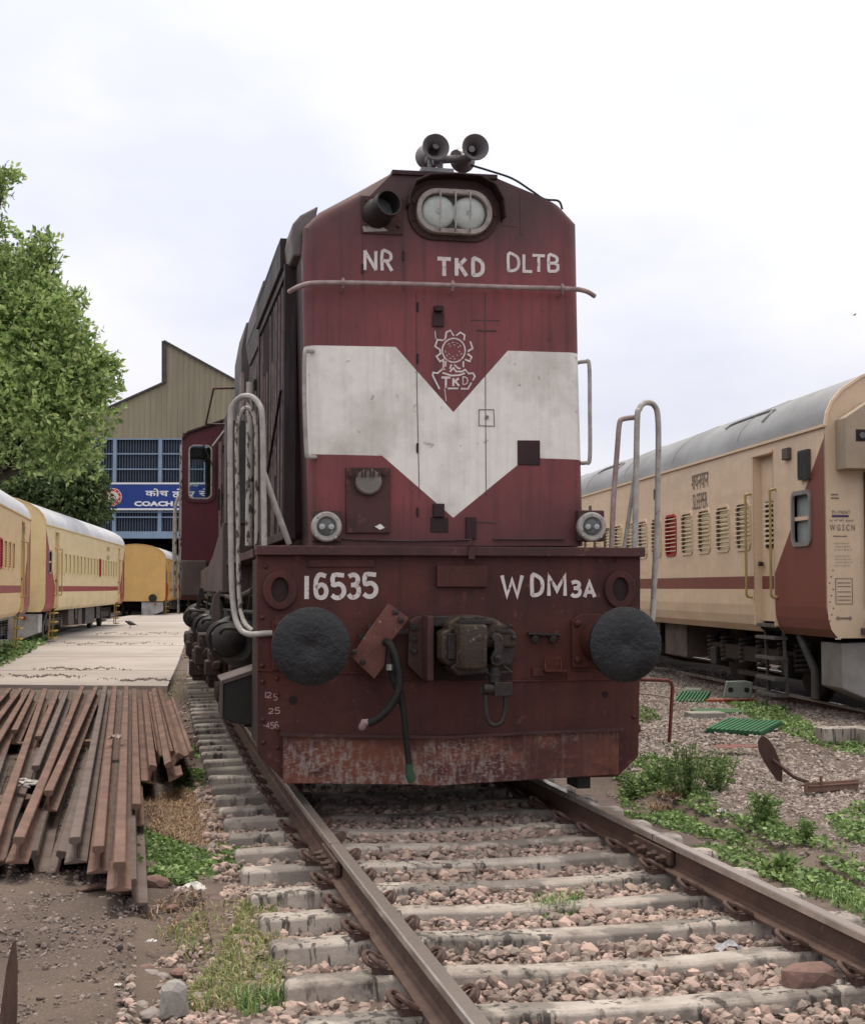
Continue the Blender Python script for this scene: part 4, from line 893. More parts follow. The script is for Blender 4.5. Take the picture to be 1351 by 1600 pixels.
# ================================================================== ground
def hfun(x, y):
    return .02*math.sin(x*.9+1)*math.sin(y*.7)+.012*math.sin(x*2.3+y*1.7)
def soilmix(t, c, mix, noise, ramp, tc):
    c = mix(ramp(noise(.35, det=4, off=2), .42, .62, 0, .45), c, (.17, .13, .11))
    return mix(ramp(noise(90, det=2, off=12), .60, .70, 0, .6), c, (.24, .20, .18))
M['soil'] = mat('soil', (.118, .086, .068), (.062, .047, .040), .85, 1.1, .95, bump=1.0, bscale=22, extra=soilmix)
NX = 190
xs = np.concatenate([[-400, -150, -60, -30], np.linspace(-14, 14, 170), [30, 60, 150, 400]]); ys = np.concatenate([[-60, -20, -5], np.linspace(2, 32, 190), [45, 60, 90, 150, 300, 900]])
V = []
nr = np.random.default_rng(3)
for y in ys:
    for x in xs:
        z = -.215+(hfun(x, y) if abs(x) < 14.1 and 1.9 < y < 32.1 else 0)
        pcx = .069+(9.19-y)*.2; d = abs(x-pcx)
        if 1.9 < y < 32.1 and d < 1.95: z = -.27
        if x > 1.5 and 1.9 < y < 60 and d > 2: z += min(max((y-8)*.006, 0), .10)
        V.append((x, y, z+(nr.uniform(-.012, .012) if abs(x) < 14.1 and y < 32 else 0)))
nx = len(xs); Fc = [(j*nx+i, j*nx+i+1, (j+1)*nx+i+1, (j+1)*nx+i) for j in range(len(ys)-1) for i in range(nx-1)]
gr = MB().add(V, Fc).build('ground', M['soil'], smooth=60); tag(gr, kind='structure')
def gz(x, y): 
    pcx = .069+(9.19-y)*.2; d = abs(x-pcx); z = -.215+(hfun(x, y) if abs(x) < 14.1 and 1.9 < y < 32.1 else 0)
    if d < 1.95 and y < 32: z = -.27
    if x > 1.5 and y > 1.9 and y < 60 and d > 2: z += min(max((y-8)*.006, 0), .10)
    return z
# concrete pavement between the tracks, to the shed
pv = [G(-60, 1074), G(262, 1077), G(278, 1040), G(292, 1000), G(300, 965), (-9.8, 84, 0), (-17.2, 84, 0), G(186, 966), G(120, 980), G(92, 992), G(45, 1020), G(-60, 1062)]
pv = [(p[0], p[1]) for p in pv]
mb = MB(); n = len(pv); mb.add([(x, y, -.15) for x, y in pv]+[(x, y, -.30) for x, y in pv], [tuple(range(n))]+[(i, (i+1) % n, n+(i+1) % n, n+i) for i in range(n)])
tag(mb.build('pavement', M['concrete']), kind='structure')
# joints and dirt lines of the pavement
for y0 in (26, 31, 37, 44, 53, 64):
    xa = -3.4-(y0-23)*.14; xb = xa-4.2-(y0-23)*.05
    MB().box(xb, xa-.3, -.012, .012, -.151, -.147).build('pavement_joint', M['seam']).location = (0, y0, 0)
    bpy.context.scene.collection.objects[-1]['kind'] = 'structure'
# ---- stones as real geometry
t_ = (1+5**.5)/2
ico = np.array([(-1, t_, 0), (1, t_, 0), (-1, -t_, 0), (1, -t_, 0), (0, -1, t_), (0, 1, t_), (0, -1, -t_), (0, 1, -t_), (t_, 0, -1), (t_, 0, 1), (-t_, 0, -1), (-t_, 0, 1)])/1.9
icf = np.array([(0, 11, 5), (0, 5, 1), (0, 1, 7), (0, 7, 10), (0, 10, 11), (1, 5, 9), (5, 11, 4), (11, 10, 2), (10, 7, 6), (7, 1, 8), (3, 9, 4), (3, 4, 2), (3, 2, 6), (3, 6, 8), (3, 8, 9), (4, 9, 5), (2, 4, 11), (6, 2, 10), (8, 6, 7), (9, 8, 1)])
def fastmesh(name, V, Fc, mats, mi=None, smooth=False):
    me = bpy.data.meshes.new(name); nv, nf, k = len(V), len(Fc), Fc.shape[1]
    me.vertices.add(nv); me.vertices.foreach_set('co', V.astype(np.float32).ravel()); me.loops.add(nf*k); me.loops.foreach_set('vertex_index', Fc.astype(np.int32).ravel())
    me.polygons.add(nf); me.polygons.foreach_set('loop_start', np.arange(0, nf*k, k, dtype=np.int32)); me.update(calc_edges=True)
    for m in mats: me.materials.append(m)
    if mi is not None: me.polygons.foreach_set('material_index', mi.astype(np.int32))
    me.validate(); (None if smooth else me.shade_flat()); o = bpy.data.objects.new(name, me); COL.objects.link(o); return o
def rotz(a, b, c):
    ca, sa, cb, sb, cc, sc = np.cos(a), np.sin(a), np.cos(b), np.sin(b), np.cos(c), np.sin(c)
    R = np.empty((len(a), 3, 3)); R[:, 0, 0] = cc*cb; R[:, 0, 1] = cc*sb*sa-sc*ca; R[:, 0, 2] = cc*sb*ca+sc*sa; R[:, 1, 0] = sc*cb; R[:, 1, 1] = sc*sb*sa+cc*ca; R[:, 1, 2] = sc*sb*ca-cc*sa
    R[:, 2, 0] = -sb; R[:, 2, 1] = cb*sa; R[:, 2, 2] = cb*ca; return R
def stones(name, P, size, m, flat=.62, kind='stuff'):
    n = len(P); base = ico[None]*(1+rng.uniform(-.28, .28, (n, 12, 1)))+rng.uniform(-.12, .12, (n, 12, 3))
    sc = size[:, None, None]*np.stack([rng.uniform(.75, 1.3, n), rng.uniform(.6, 1.1, n), rng.uniform(.4, .9, n)], 1)[:, None, :]
    V = base*sc*.5; V = np.einsum('nij,nkj->nki', rotz(rng.uniform(-.6, .6, n), rng.uniform(-.6, .6, n), rng.uniform(0, 6.3, n)), V)+P[:, None, :]
    Fc = icf[None]+(np.arange(n)*12)[:, None, None]
    return tag(fastmesh(name, V.reshape(-1, 3), Fc.reshape(-1, 3), [m]), kind=kind)
# crib ballast
P = []; Z = []
for k in range(-2, 30):
    if k < 0: p0, d, r = SLP[0]; p0 = p0+d*.55*k
    elif k < len(SLP): p0, d, r = SLP[k]
    n = int(1500 if k < 14 else 300)
    for _ in range(n):
        u = random.uniform(-1.5, 1.15); t = random.uniform(.07, .48); a = abs(u)
        # lower towards the left, higher between the rails at the front
        dep = -.245 if a < .7 else -.262
        if k > 6 and k < 11: dep += .02
        if u < -1.0: dep -= .015
        q = p0+r*u+d*t; P.append((q.x, q.y, LIFT+dep+random.uniform(-.035, .02))); Z.append(random.choice((random.uniform(.02, .04), random.uniform(.035, .075))))
    # ballast bed sheet below
stones('ballast', np.array(P), np.array(Z), M['ballast'])
mb = MB(); V = []
for i in range(0, len(path), 20):
    p, d, r = tp_(i); V += [p+r*-1.6+Vector((0, 0, -.25)), p+r*1.6+Vector((0, 0, -.25))]
n = len(V)//2
tag(mb.add(V, [(2*i, 2*i+1, 2*i+3, 2*i+2) for i in range(n-1)]).build('ballast_bed', mat('ballast_bed', (.15, .11, .095), (.08, .06, .055), .7, 8, .95, bump=1, bscale=30)), kind='structure')
def lift_track(P):
    d = np.abs(P[:, 0]-(.069+(9.19-P[:, 1])*.2)); P[:, 2] = np.where(d < 1.2, -.232, P[:, 2]); return P
def poly_pts(poly, n, z=None):
    """random points in a ground region outlined by photo pixels"""
    Q = np.array([G(*q)[:2] for q in poly]); lo, hi = Q.min(0), Q.max(0); out_ = []
    pl_ = [tuple(q) for q in Q]
    while len(out_) < n:
        for c in rng.uniform(lo, hi, (n, 2)):
            if inside(c, pl_): out_.append((c[0], c[1], gz(c[0], c[1])))
    return np.array(out_[:n])
P = np.concatenate([poly_pts([(280, 1620), (560, 1620), (480, 1500), (400, 1320), (350, 1330), (370, 1440), (300, 1540)], 2300), poly_pts([(180, 1620), (420, 1620), (400, 1480), (330, 1440), (210, 1500)], 500)])
stones('shoulder_ballast', P+[0, 0, .012], rng.uniform(.012, .05, len(P)), M['ballast'])
P = np.concatenate([poly_pts([(-60, 1700), (500, 1700), (420, 1440), (300, 1300), (280, 1180), (-60, 1180)], 15000), poly_pts([(225, 1330), (430, 1420), (330, 1160), (300, 1100), (220, 1100)], 900)])
stones('soil_pebbles', P+[0, 0, .002], np.where(rng.random(len(P)) < .12, rng.uniform(.018, .042, len(P)), rng.uniform(.005, .017, len(P))), M['dirtstone'])
P = poly_pts([(930, 1222), (1000, 1160), (1351, 1180), (1440, 1480), (1300, 1415), (1100, 1310)], 9000)
stones('soil_pebbles', P+[0, 0, .002], np.where(rng.random(len(P)) < .15, rng.uniform(.016, .045, len(P)), rng.uniform(.006, .016, len(P))), M['gravel'])
P = poly_pts([(985, 1240), (1004, 1046), (1110, 1075), (1215, 1100), (1351, 1130), (1480, 1300), (1480, 1480), (1351, 1420), (1200, 1330), (1060, 1230)], 22000)
keep = np.array([(.5+.5*math.sin(p[0]*1.9+p[1]*.8)+rng.uniform(-.4, .4)) > (.55 if p[1] < 11.5 else .1) or p[1] > 14 for p in P]); P = P[keep]
stones('pale_gravel', P+[0, 0, .003], rng.uniform(.012, .05, len(P)), M['gravel'])
P = poly_pts([(1004, 1046), (1010, 1040), (1150, 1062), (1300, 1110), (1500, 1180), (1351, 1150), (1200, 1110)], 2500)
stones('track_side_gravel', P+[0, 0, .01], rng.uniform(.03, .07, len(P)), M['gravel'])
P = poly_pts([(262, 1080), (296, 1080), (300, 985), (292, 985)], 900); stones('crib_debris', P+[0, 0, .0], rng.uniform(.02, .07, len(P)), mat('dry_leaf_debris', (.26, .19, .13), None, rough=.9, island=.5, hue=(.32, .28, .24)))
P = []
for (x0, x1, y_) in ((85, 185, 1045), (100, 250, 1005), (150, 280, 990), (20, 120, 1056), (190, 262, 1062)):
    ph = random.uniform(0, 6)
    for _ in range(260):
        xx = x0+(x1-x0)*random.random()**1.5 if random.random() < .6 else random.uniform(x0-40, x1+20); g = G(xx, y_+random.gauss(0, .7)+1.4*math.sin(xx*.09+ph)+.8*math.sin(xx*.31), -.145); P.append((g.x, g.y, -.143))
P = np.array(P); stones('pavement_grit', P, rng.uniform(.008, .04, len(P)), M['dirtstone'])
# ================================================================== pile of scrap rails
def rail_between(a, b, name, m, label, group, roll=0, inv=False):
    a, b = Vector(a), Vector(b); d = (b-a); L_ = d.length; d.normalize(); r = Vector((d.y, -d.x, 0)).normalized()
    mb = MB(); prof = [(p*.96, q*.93) for p, q in RP]
    if inv: prof = [(p, -.14-q) for p, q in prof]
    V = []; n = len(prof); u = r.cross(d)
    ro = Matrix.Rotation(roll, 3, d)
    for P_ in (a, a.lerp(b, .5), b):
        for x, z in prof: V.append(P_+ro @ (r*x+u*z))
    Fc = [tuple(reversed(range(n))), tuple(2*n+i for i in range(n))]+[(i*n+j, i*n+(j+1) % n, (i+1)*n+(j+1) % n, (i+1)*n+j) for i in range(2) for j in range(n)]
    o = mb.add([v-a for v in V], Fc).build(name, m, bevel=.002); o.location = a
    return tag(o, label, 'rail', group)
GP = 'scrap rails in the heap'
upper = [((187, 1347), (198, 1071), 'long scrap rail reaching farthest down the photo, rightmost of the top rails'),
 ((154, 1322), (180, 1071), 'long rusty top rail just left of the one whose near end reaches farthest'),
 ((117, 1308), (165, 1071), 'long rusty top rail, third from the right among the long ones, over an empty gap'),
 ((76, 1235), (151, 1072), 'rusty top rail leaning right that ends above the dark gap in the heap'),
 ((30, 1308), (130, 1070), 'long brown top rail leaning right with a free near end beside the dark gap'),
 ((56, 1196), (105, 1078), 'shorter top rail ending above the knotted white rag'),
 ((60, 1150), (91, 1078), 'short top rail ending beside the blackened hollow of the heap'),
 ((-8, 1305), (71, 1076), 'bright orange-brown rail slanting to the left edge of the photo'),
 ((23, 1140), (53, 1080), 'short top rail ending near the upper left corner of the heap'),
 ((-6, 1160), (45, 1076), 'slanting rail, third from the left at the far end of the heap'),
 ((-40, 1170), (33, 1075), 'slanting rail, second from the left at the far end of the heap'),
 ((-40, 1135), (16, 1075), 'slanting rail, leftmost at the far end of the heap'),
 ((214, 1256), (210, 1076), 'orange-brown rail lying upright, next right of the longest top rails')]
for k, (n_, f_, lab) in enumerate(upper):
    z = .055 if k < 12 else .0; a = G(*n_, z); b = G(*f_, z-.01)
    if k in (5, 6, 8): a = G(*n_, .03)
    rail_between(a, b, 'scrap_rail', M['scraprail'] if k not in (2, 5) else M['scraprail2'], lab, GP, random.uniform(-.09, .09))
lower = [((204, 1375), (205, 1080), 'bottom rail sticking out below the farthest-reaching top rail'), ((166, 1345), (189, 1080), 'bottom rail wedged under the two longest top rails'), ((98, 1330), (172, 1080), 'grey bottom rail at the right rim of the empty gap'),
 ((66, 1275), (142, 1082), 'bottom rail crossing beneath the middle of the heap'), ((50, 1330), (120, 1080), 'grey bottom rail with a wide foot beside the brown free-ended rail'), ((18, 1280), (96, 1082), 'bottom rail showing only its foot left of the white rag'),
 ((2, 1340), (60, 1120), 'bottom rail at the left edge of the photo under the orange-brown one'), ((-20, 1250), (38, 1084), 'bottom rail deep in the left corner of the heap')]
for k, (n_, f_, lab) in enumerate(lower):
    a = G(*n_, -.075); b = G(*f_, -.075); rail_between(a, b, 'scrap_rail', M['scraprail2'], lab, GP, random.uniform(-.3, .3))
right = [((240, 1196), (226, 1078), -.02, .25, 'dark rail on its side at the left of the small right-hand bundle'), ((262, 1192), (240, 1076), .0, -.5, 'dark rail with a raised edge in the small right-hand bundle'), ((283, 1178), (251, 1075), .0, .5, 'brown rail in the small right-hand bundle under its thin edge'),
 ((303, 1178), (272, 1092), -.02, 1.3, 'rail lying flat on its side, rightmost of the heap'), ((272, 1178), (246, 1080), -.06, 1.4, 'reddish rail lying on its side in the right-hand bundle')]
for n_, f_, z, ro, lab in right: rail_between(G(*n_, z+.04), G(*f_, z+.04), 'scrap_rail', M['scraprail'], lab, GP, ro)
for k, (a, b, lab) in enumerate((((-60, 1262), (52, 1248), 'wide rusty baulk carrying the near ends of the left rails'), ((-20, 1105), (250, 1105), 'cross rail under the far ends of the heap'), ((30, 1165), (230, 1158), 'cross rail under the middle of the heap'))):
    o = MB().bar(G(*a, -.14), G(*b, -.14), .16 if k else .3, .06).build('support_bar', M['scraprail'], bevel=.008); tag(o, lab, 'bar')
# rag, papers, broken strip
def crumple(name, px_, py_, z, sx, sy, sz, m, label, cat, seed=1):
    r_ = random.Random(seed); c = G(px_, py_, z); n1, n2 = 9, 7; V = []
    for i in range(n1):
        for j in range(n2):
            a, b = i/(n1-1)-.5, j/(n2-1)-.5; rr_ = 1-.35*r_.random()
            V.append((a*sx*rr_, b*sy*rr_, sz*(.5+.5*math.cos(a*PI))*(.3+.7*r_.random())))
    F1 = [(i*n2+j, (i+1)*n2+j, (i+1)*n2+j+1, i*n2+j+1) for i in range(n1-1) for j in range(n2-1)]
    o = MB().add(V, F1).build(name, m, fix=False); o.location = c; so = o.modifiers.new('thickness', 'SOLIDIFY'); so.thickness = .002; return tag(o, label, cat)
pw = mat('litter_white', (.62, .60, .57), (.42, .39, .35), .6, 20, .7); pk = mat('litter_pinkish', (.42, .33, .31), (.25, .18, .16), .6, 20, .8)
ragP = G(38, 1230, -.02); mb = MB()
for k in range(6):
    pts = [ragP+Vector((random.uniform(-.10, .10), random.uniform(-.12, .12), random.uniform(0, .05))) for _ in range(5)]; mb.tube(smoothpath(pts, 5), .007, 6)
tag(mb.build('knotted_rag', pw, smooth=60), 'white knotted strip of cloth lying on the left scrap rails', 'rag')
crumple('paper_scrap', 181, 1156, .10, .12, .25, .05, pk, 'crumpled pinkish paper on the long scrap rails', 'litter', 2)
crumple('paper_scrap', 301, 1391, -.2, .16, .10, .04, pw, 'white torn paper on the soil below the green ground cover', 'litter', 3)
crumple('paper_scrap', 236, 1473, -.21, .05, .04, .02, pw, 'tiny white scrap on the bare soil near the wooden stake', 'litter', 4)
crumple('paper_scrap', 282, 1395, -.2, .09, .05, .03, pk, 'greyish crumpled scrap just left of the white torn paper', 'litter', 5)
crumple('paper_scrap', 1127, 1272, -.17, .07, .06, .05, pw, 'small white paper in the green plants right of the track', 'litter', 6)
crumple('plastic_sheet', 1140, 1488, -.20, .13, .10, .05, mat('plastic_clear', (.38, .38, .40), (.25, .22, .21), .6, 20, .25), 'grey crumpled plastic on the ballast between the rails', 'litter', 7)
crumple('plastic_sheet', 1178, 1490, -.20, .15, .07, .03, pk, 'dirty white film beside the clip of the right rail', 'litter', 8)
crumple('paper_scrap', 624, 1318, -.21, .12, .06, .03, pw, 'blue-white packet under the locomotive front between the rails', 'litter', 9)
crumple('paper_scrap', 184, 1540, -.2, .03, .03, .01, pw, 'white speck on the soil left of the concrete block', 'litter', 11)
crumple('paper_scrap', 1205, 1290, -.17, .1, .06, .02, pk, 'faded pink scrap among the plants right of the track', 'litter', 12)
crumple('paper_scrap', 1150, 1168, -.12, .5, .25, .03, mat('red_cloth', (.24, .09, .08), (.15, .09, .08), .6, 9, .8), 'faded red cloth spread on the gravel left of the rusty disc', 'rag', 10)
a, b, c_ = G(122, 1398), G(165, 1392), G(196, 1403)
mb = MB(); mb.bar(a+Vector((0, 0, .02)), b+Vector((0, 0, .035)), .06, .012); mb.bar(b+Vector((0, 0, .035)), c_+Vector((0, 0, .02)), .055, .012); tag(mb.build('bent_strip', M['scraprail'], bevel=.002), 'bent rusty flat strip on the soil under the rail ends', 'strip')
mb = MB(); mb.bar(G(186, 1385)+Vector((0, 0, .03)), G(205, 1400)+Vector((0, 0, .03)), .03, .012); tag(mb.build('steel_offcut', M['scraprail'], bevel=.002), 'short rusty offcut leaning on the bent strip', 'offcut')
# angular blocks
def rock(name, px_, py_, sx, sy, sz, m, label, cat, seed=0, sub=2, jag=.16, rz=0, z=None, mode='rock'):
    r_ = random.Random(seed); bm = bmesh.new(); bmesh.ops.create_icosphere(bm, subdivisions=2, radius=.5)
    for v in bm.verts:
        if mode == 'block':
            k = max(abs(v.co.x), abs(v.co.y), abs(v.co.z)); v.co *= .5/k*(.94+.06*r_.random())
            v.co.x *= 1-.22*(v.co.z+.5); v.co.y *= 1-.2*(v.co.z+.5)
        v.co += Vector((r_.uniform(-jag, jag), r_.uniform(-jag, jag), r_.uniform(-jag, jag)))*.35
        v.co.x *= sx; v.co.y *= sy; v.co.z *= sz
    if mode == 'rock': bmesh.ops.convex_hull(bm, input=bm.verts)
    me = bpy.data.meshes.new(name); bm.to_mesh(me); bm.free(); me.materials.append(m); o = bpy.data.objects.new(name, me); COL.objects.link(o)
    c = G(px_, py_, -.2); o.location = (c.x, c.y, (gz(c.x, c.y) if z is None else z)+sz*.42); o.rotation_euler = (0, 0, rz); return tag(o, label, cat)
gb = mat('block_grey', (.33, .31, .29), (.22, .20, .18), .7, 6, .9, bump=.5)
rock('concrete_block', 272, 1560, .115, .11, .15, gb, 'grey squarish concrete block standing on the soil beside the yellow grass', 'block', 5, mode='block', jag=.03, rz=.3)
rk = mat('stone_brown', (.22, .13, .11), (.13, .09, .08), .7, 7, .9, bump=.5); rk2 = mat('stone_grey', (.30, .265, .25), (.20, .17, .16), .7, 7, .9, bump=.5)
rock('red_stone', 1262, 1552, .24, .12, .13, rk, 'large red-brown stone leaning against the foot of the right rail', 'stone', 6, rz=.3, z=-.2)
for k, (x, y, s_, m, lab) in enumerate(((232, 1505, .10, rk2, 'flat grey stone upper left of the concrete block'), (228, 1495, .085, rk, 'brown stone resting behind the flat grey stone'), (254, 1505, .07, rk2, 'small pale stone directly behind the concrete block'), (281, 1500, .08, rk, 'brown stone behind the right corner of the concrete block'),
   (236, 1565, .10, rk2, 'wide flat stone left of the concrete block'), (222, 1550, .08, rk2, 'stone between the flat stone and the soil, left of the block'), (242, 1368, .16, rk, 'big buried brown stone under the green ground cover'), (270, 1402, .075, rk, 'red-brown stone left of the white torn paper'),
   (1205, 1462, .07, rk, 'small red stone by the curled clip of the right rail'), (1240, 1468, .08, rk2, 'pale stone just behind the right rail clip'), (1322, 1155, .0, rk2, ''), (1000, 1525, .09, rk, 'rounded pink stone on the ballast near the bottom of the photo'),
   (308, 1535, .07, rk2, 'pale stone right of the concrete block'), (660, 1250, .0, rk, ''))):
    if s_: rock('loose_stone', x, y, s_, s_*.8, s_*.5, m, lab, 'stone', 20+k, rz=k)
def slab(name, px_, py_, sx, sy, sz, rz, m, label, cat, z=None, tilt=0):
    c = G(px_, py_, -.15); o = MB().box(-sx/2, sx/2, -sy/2, sy/2, 0, sz).build(name, m, bevel=.008); o.location = (c.x, c.y, (gz(c.x, c.y) if z is None else z)); o.rotation_euler = (tilt, 0, rz); return tag(o, label, cat)
slab('concrete_kerb_block', 1317, 1160, .5, .22, .16, .12, M['sleeper'], 'pale concrete block with a dark left end beside the right-hand track', 'block')
slab('concrete_kerb_block', 1390, 1166, .5, .24, .18, .12, M['sleeper'], 'pale concrete block cut off by the right edge of the photo', 'block')
slab('stone_slab', 1101, 1120, .42, .3, .07, .1, gb, 'pale flat stone slab by the torn green sheet', 'slab')
# wooden stake at the lower left
mb = MB(); c = G(13, 1640, -.2)
poly = [(-.028, -.12), (-.030, .10), (-.020, .24), (-.005, .33), (.004, .335), (.016, .25), (.024, .1), (.025, -.12)]
mb.prism(poly, -.014, .014)
o = mb.build('wooden_stake', mat('weathered_wood', (.13, .075, .06), (.055, .042, .036), .8, 14, .85, stretch=(4, 4, .5), bump=.6), bevel=.004); o.location = (c.x, c.y, -.16); o.rotation_euler = (0.05, .05, .2); tag(o, 'pointed weathered wooden stake at the bottom left corner', 'stake')
# ---- rusty disc signal lying on its arm
ds = empty('track_indicator', G(1240, 1232, -.15), 0, 'rusty oval disc on a bent arm bolted to a flat bar on the soil', 'track indicator')
def DL(px_, py_, Y): return AT(px_, py_, Y)-Vector(ds.location)
Yd = ds.location.y; rust = mat('disc_rust', (.06, .032, .028), (.10, .055, .045), .6, 9, .8, bump=.4)
q = [(1190, 1149), (1199, 1154), (1209, 1168), (1218, 1190), (1222, 1208), (1221, 1222), (1213, 1220), (1203, 1206), (1192, 1190), (1184, 1172), (1183, 1158)]
V = [DL(x, y, Yd+.1) for x, y in q]; n = len(V); V2 = [v+Vector((.004, .014, 0)) for v in V]
MB().add(V+V2, [tuple(range(n)), tuple(reversed(range(n, 2*n)))]+[(i, n+i, n+(i+1) % n, (i+1) % n) for i in range(n)]).build('disc', rust, ds, bevel=.002)
MB().tube(smoothpath([DL(1206, 1187, Yd+.08), DL(1222, 1200, Yd+.05), DL(1240, 1214, Yd+.02), DL(1262, 1222, Yd)]), .014, 8).build('arm', rust, ds, smooth=50)
mb = MB(); mb.bar(DL(1256, 1228, Yd), DL(1340, 1222, Yd+.35), .09, .012); mb.bar(DL(1256, 1231, Yd-.04), DL(1340, 1225, Yd+.31), .012, .075); mb.cyl(DL(1282, 1226, Yd+.05), DL(1282, 1212, Yd+.05), .012, 8); mb.build('base_bar', M['scraprail'], ds, bevel=.003)
# ---- green ribbed panels and other scrap
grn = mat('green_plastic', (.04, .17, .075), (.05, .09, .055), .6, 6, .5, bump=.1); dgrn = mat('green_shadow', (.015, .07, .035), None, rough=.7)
def ribbed(px_, py_, sx, sy, rz, n, label, name='ribbed_panel', rx=0):
    c = G(px_, py_, -.1); th = empty(name, (c.x, c.y, gz(c.x, c.y)+.03), rz, label, 'panel'); th.rotation_euler = (rx, 0, rz)
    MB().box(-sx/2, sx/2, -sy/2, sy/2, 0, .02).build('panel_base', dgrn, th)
    mb = MB()
    for i in range(n): x = -sx/2+sx*(i+.5)/n; mb.box(x-sx/n*.3, x+sx/n*.3, -sy/2+.01, sy/2-.01, .021, .05)
    mb.build('rib', grn, th, bevel=.004)
    return th
ribbed(1081, 1090, .40, .62, -.35, 9, 'green ribbed plastic panel with a grey plate on it, beside the pale grey box', rx=.16)
ribbed(1162, 1136, .62, .60, -.62, 12, 'green ribbed plastic panel lying apart in front, above the rusty disc', rx=.12)
g2 = mat('grey_plate', (.16, .19, .17), (.10, .11, .10), .6, 8, .7)
o = slab('grey_plate', 1082, 1086, .24, .16, .012, -.2, g2, 'small grey plate lying on the green ribbed panel', 'plate', tilt=.16); o.location.z = gz(o.location.x, o.location.y)+.10
o = slab('torn_green_sheet', 1132, 1112, .75, .55, .02, .1, mat('sheet_green', (.05, .15, .06), (.09, .12, .07), .6, 6, .8), 'flat torn green sheet between the two ribbed panels', 'sheet')
o = slab('orange_plank', 1126, 1097, .92, .16, .05, .02, mat('orange_paint', (.34, .085, .045), (.20, .07, .045), .6, 6, .7), 'faded orange plank lying in front of the pale grey box', 'plank')
bx = empty('junction_box', G(1153, 1090, -.08), -.1, 'pale grey box with two dark round holes leaning by the coach ladder', 'box')
MB().prism([(-.19, 0), (.17, 0), (.19, .2), (.1, .22), (-.15, .21)], 0, .10).build('box_shell', mat('box_grey', (.25, .28, .26), (.14, .15, .14), .6, 8, .7), bx, bevel=.01)
for sx in (-.1, .11): MB().lathe([(0, .036), (-.004, .034), (-.004, .001)], (sx, 0, .1), (0, 1, 0), 14).build('hole', M['seam'], bx)
for k, (a, b, r_, m, lab) in enumerate(((( 912, 1232), (962, 1262), .018, M['scraprail'], 'thin rusty rod lying by the right rail, the lower of two'), ((955, 1203), (1010, 1222), .012, M['black'], 'dark cable end lying beside the guard plate'), ((1000, 1087), (1048, 1094), .012, M['gravel'], 'pale stick on the gravel right of the locomotive'))):
    A_, B_ = G(*a, -.15), G(*b, -.15); A_.z = gz(A_.x, A_.y)+.03; B_.z = gz(B_.x, B_.y)+.03
    tag(MB().tube([A_, A_.lerp(B_, .5)+Vector((0, 0, .01)), B_], r_, 8).build('loose_rod', m, smooth=60), lab, 'rod')
# pigeon
def bird(name, loc, s_, rz, label, fly=False):
    b = MB(); prof = [(-.16, .001), (-.13, .012), (-.06, .032), (.0, .045), (.05, .042), (.085, .022), (.10, .020), (.118, .024), (.135, .016), (.145, .005), (.16, .001)]
    b.lathe(prof, (0, 0, 0), (1, 0, .25), 14)
    if fly:
        for sg in (-1, 1): b.add([(.05, 0, .02), (-.05, 0, .02), (-.06, sg*.18, .06), (.02, sg*.2, .07), (-.05, sg*.34, .02)], [(0, 1, 2, 3), (3, 2, 4)])
    else:
        for sg in (-1, 1): b.cyl((.0, sg*.015, -.03), (.0, sg*.015, -.11), .004, 6)
        b.add([(-.03, 0, .035), (-.2, -.02, -.05), (-.2, .02, -.05)], [(0, 1, 2)])
    o = b.build(name, M['dkgrey'], smooth=60); o.scale = (s_,)*3; o.location = loc; o.rotation_euler = (0, 0, rz); return tag(o, label, 'bird')
c = G(204, 982, -.15); bird('pigeon', (c.x, c.y, -.15+.2), 1.8, 2.6, 'small dark bird standing on the pavement near the coaches')
bird('bird', AT(1334, 492, 40), .42, .4, 'tiny bird flying high above the right-hand coach', True)
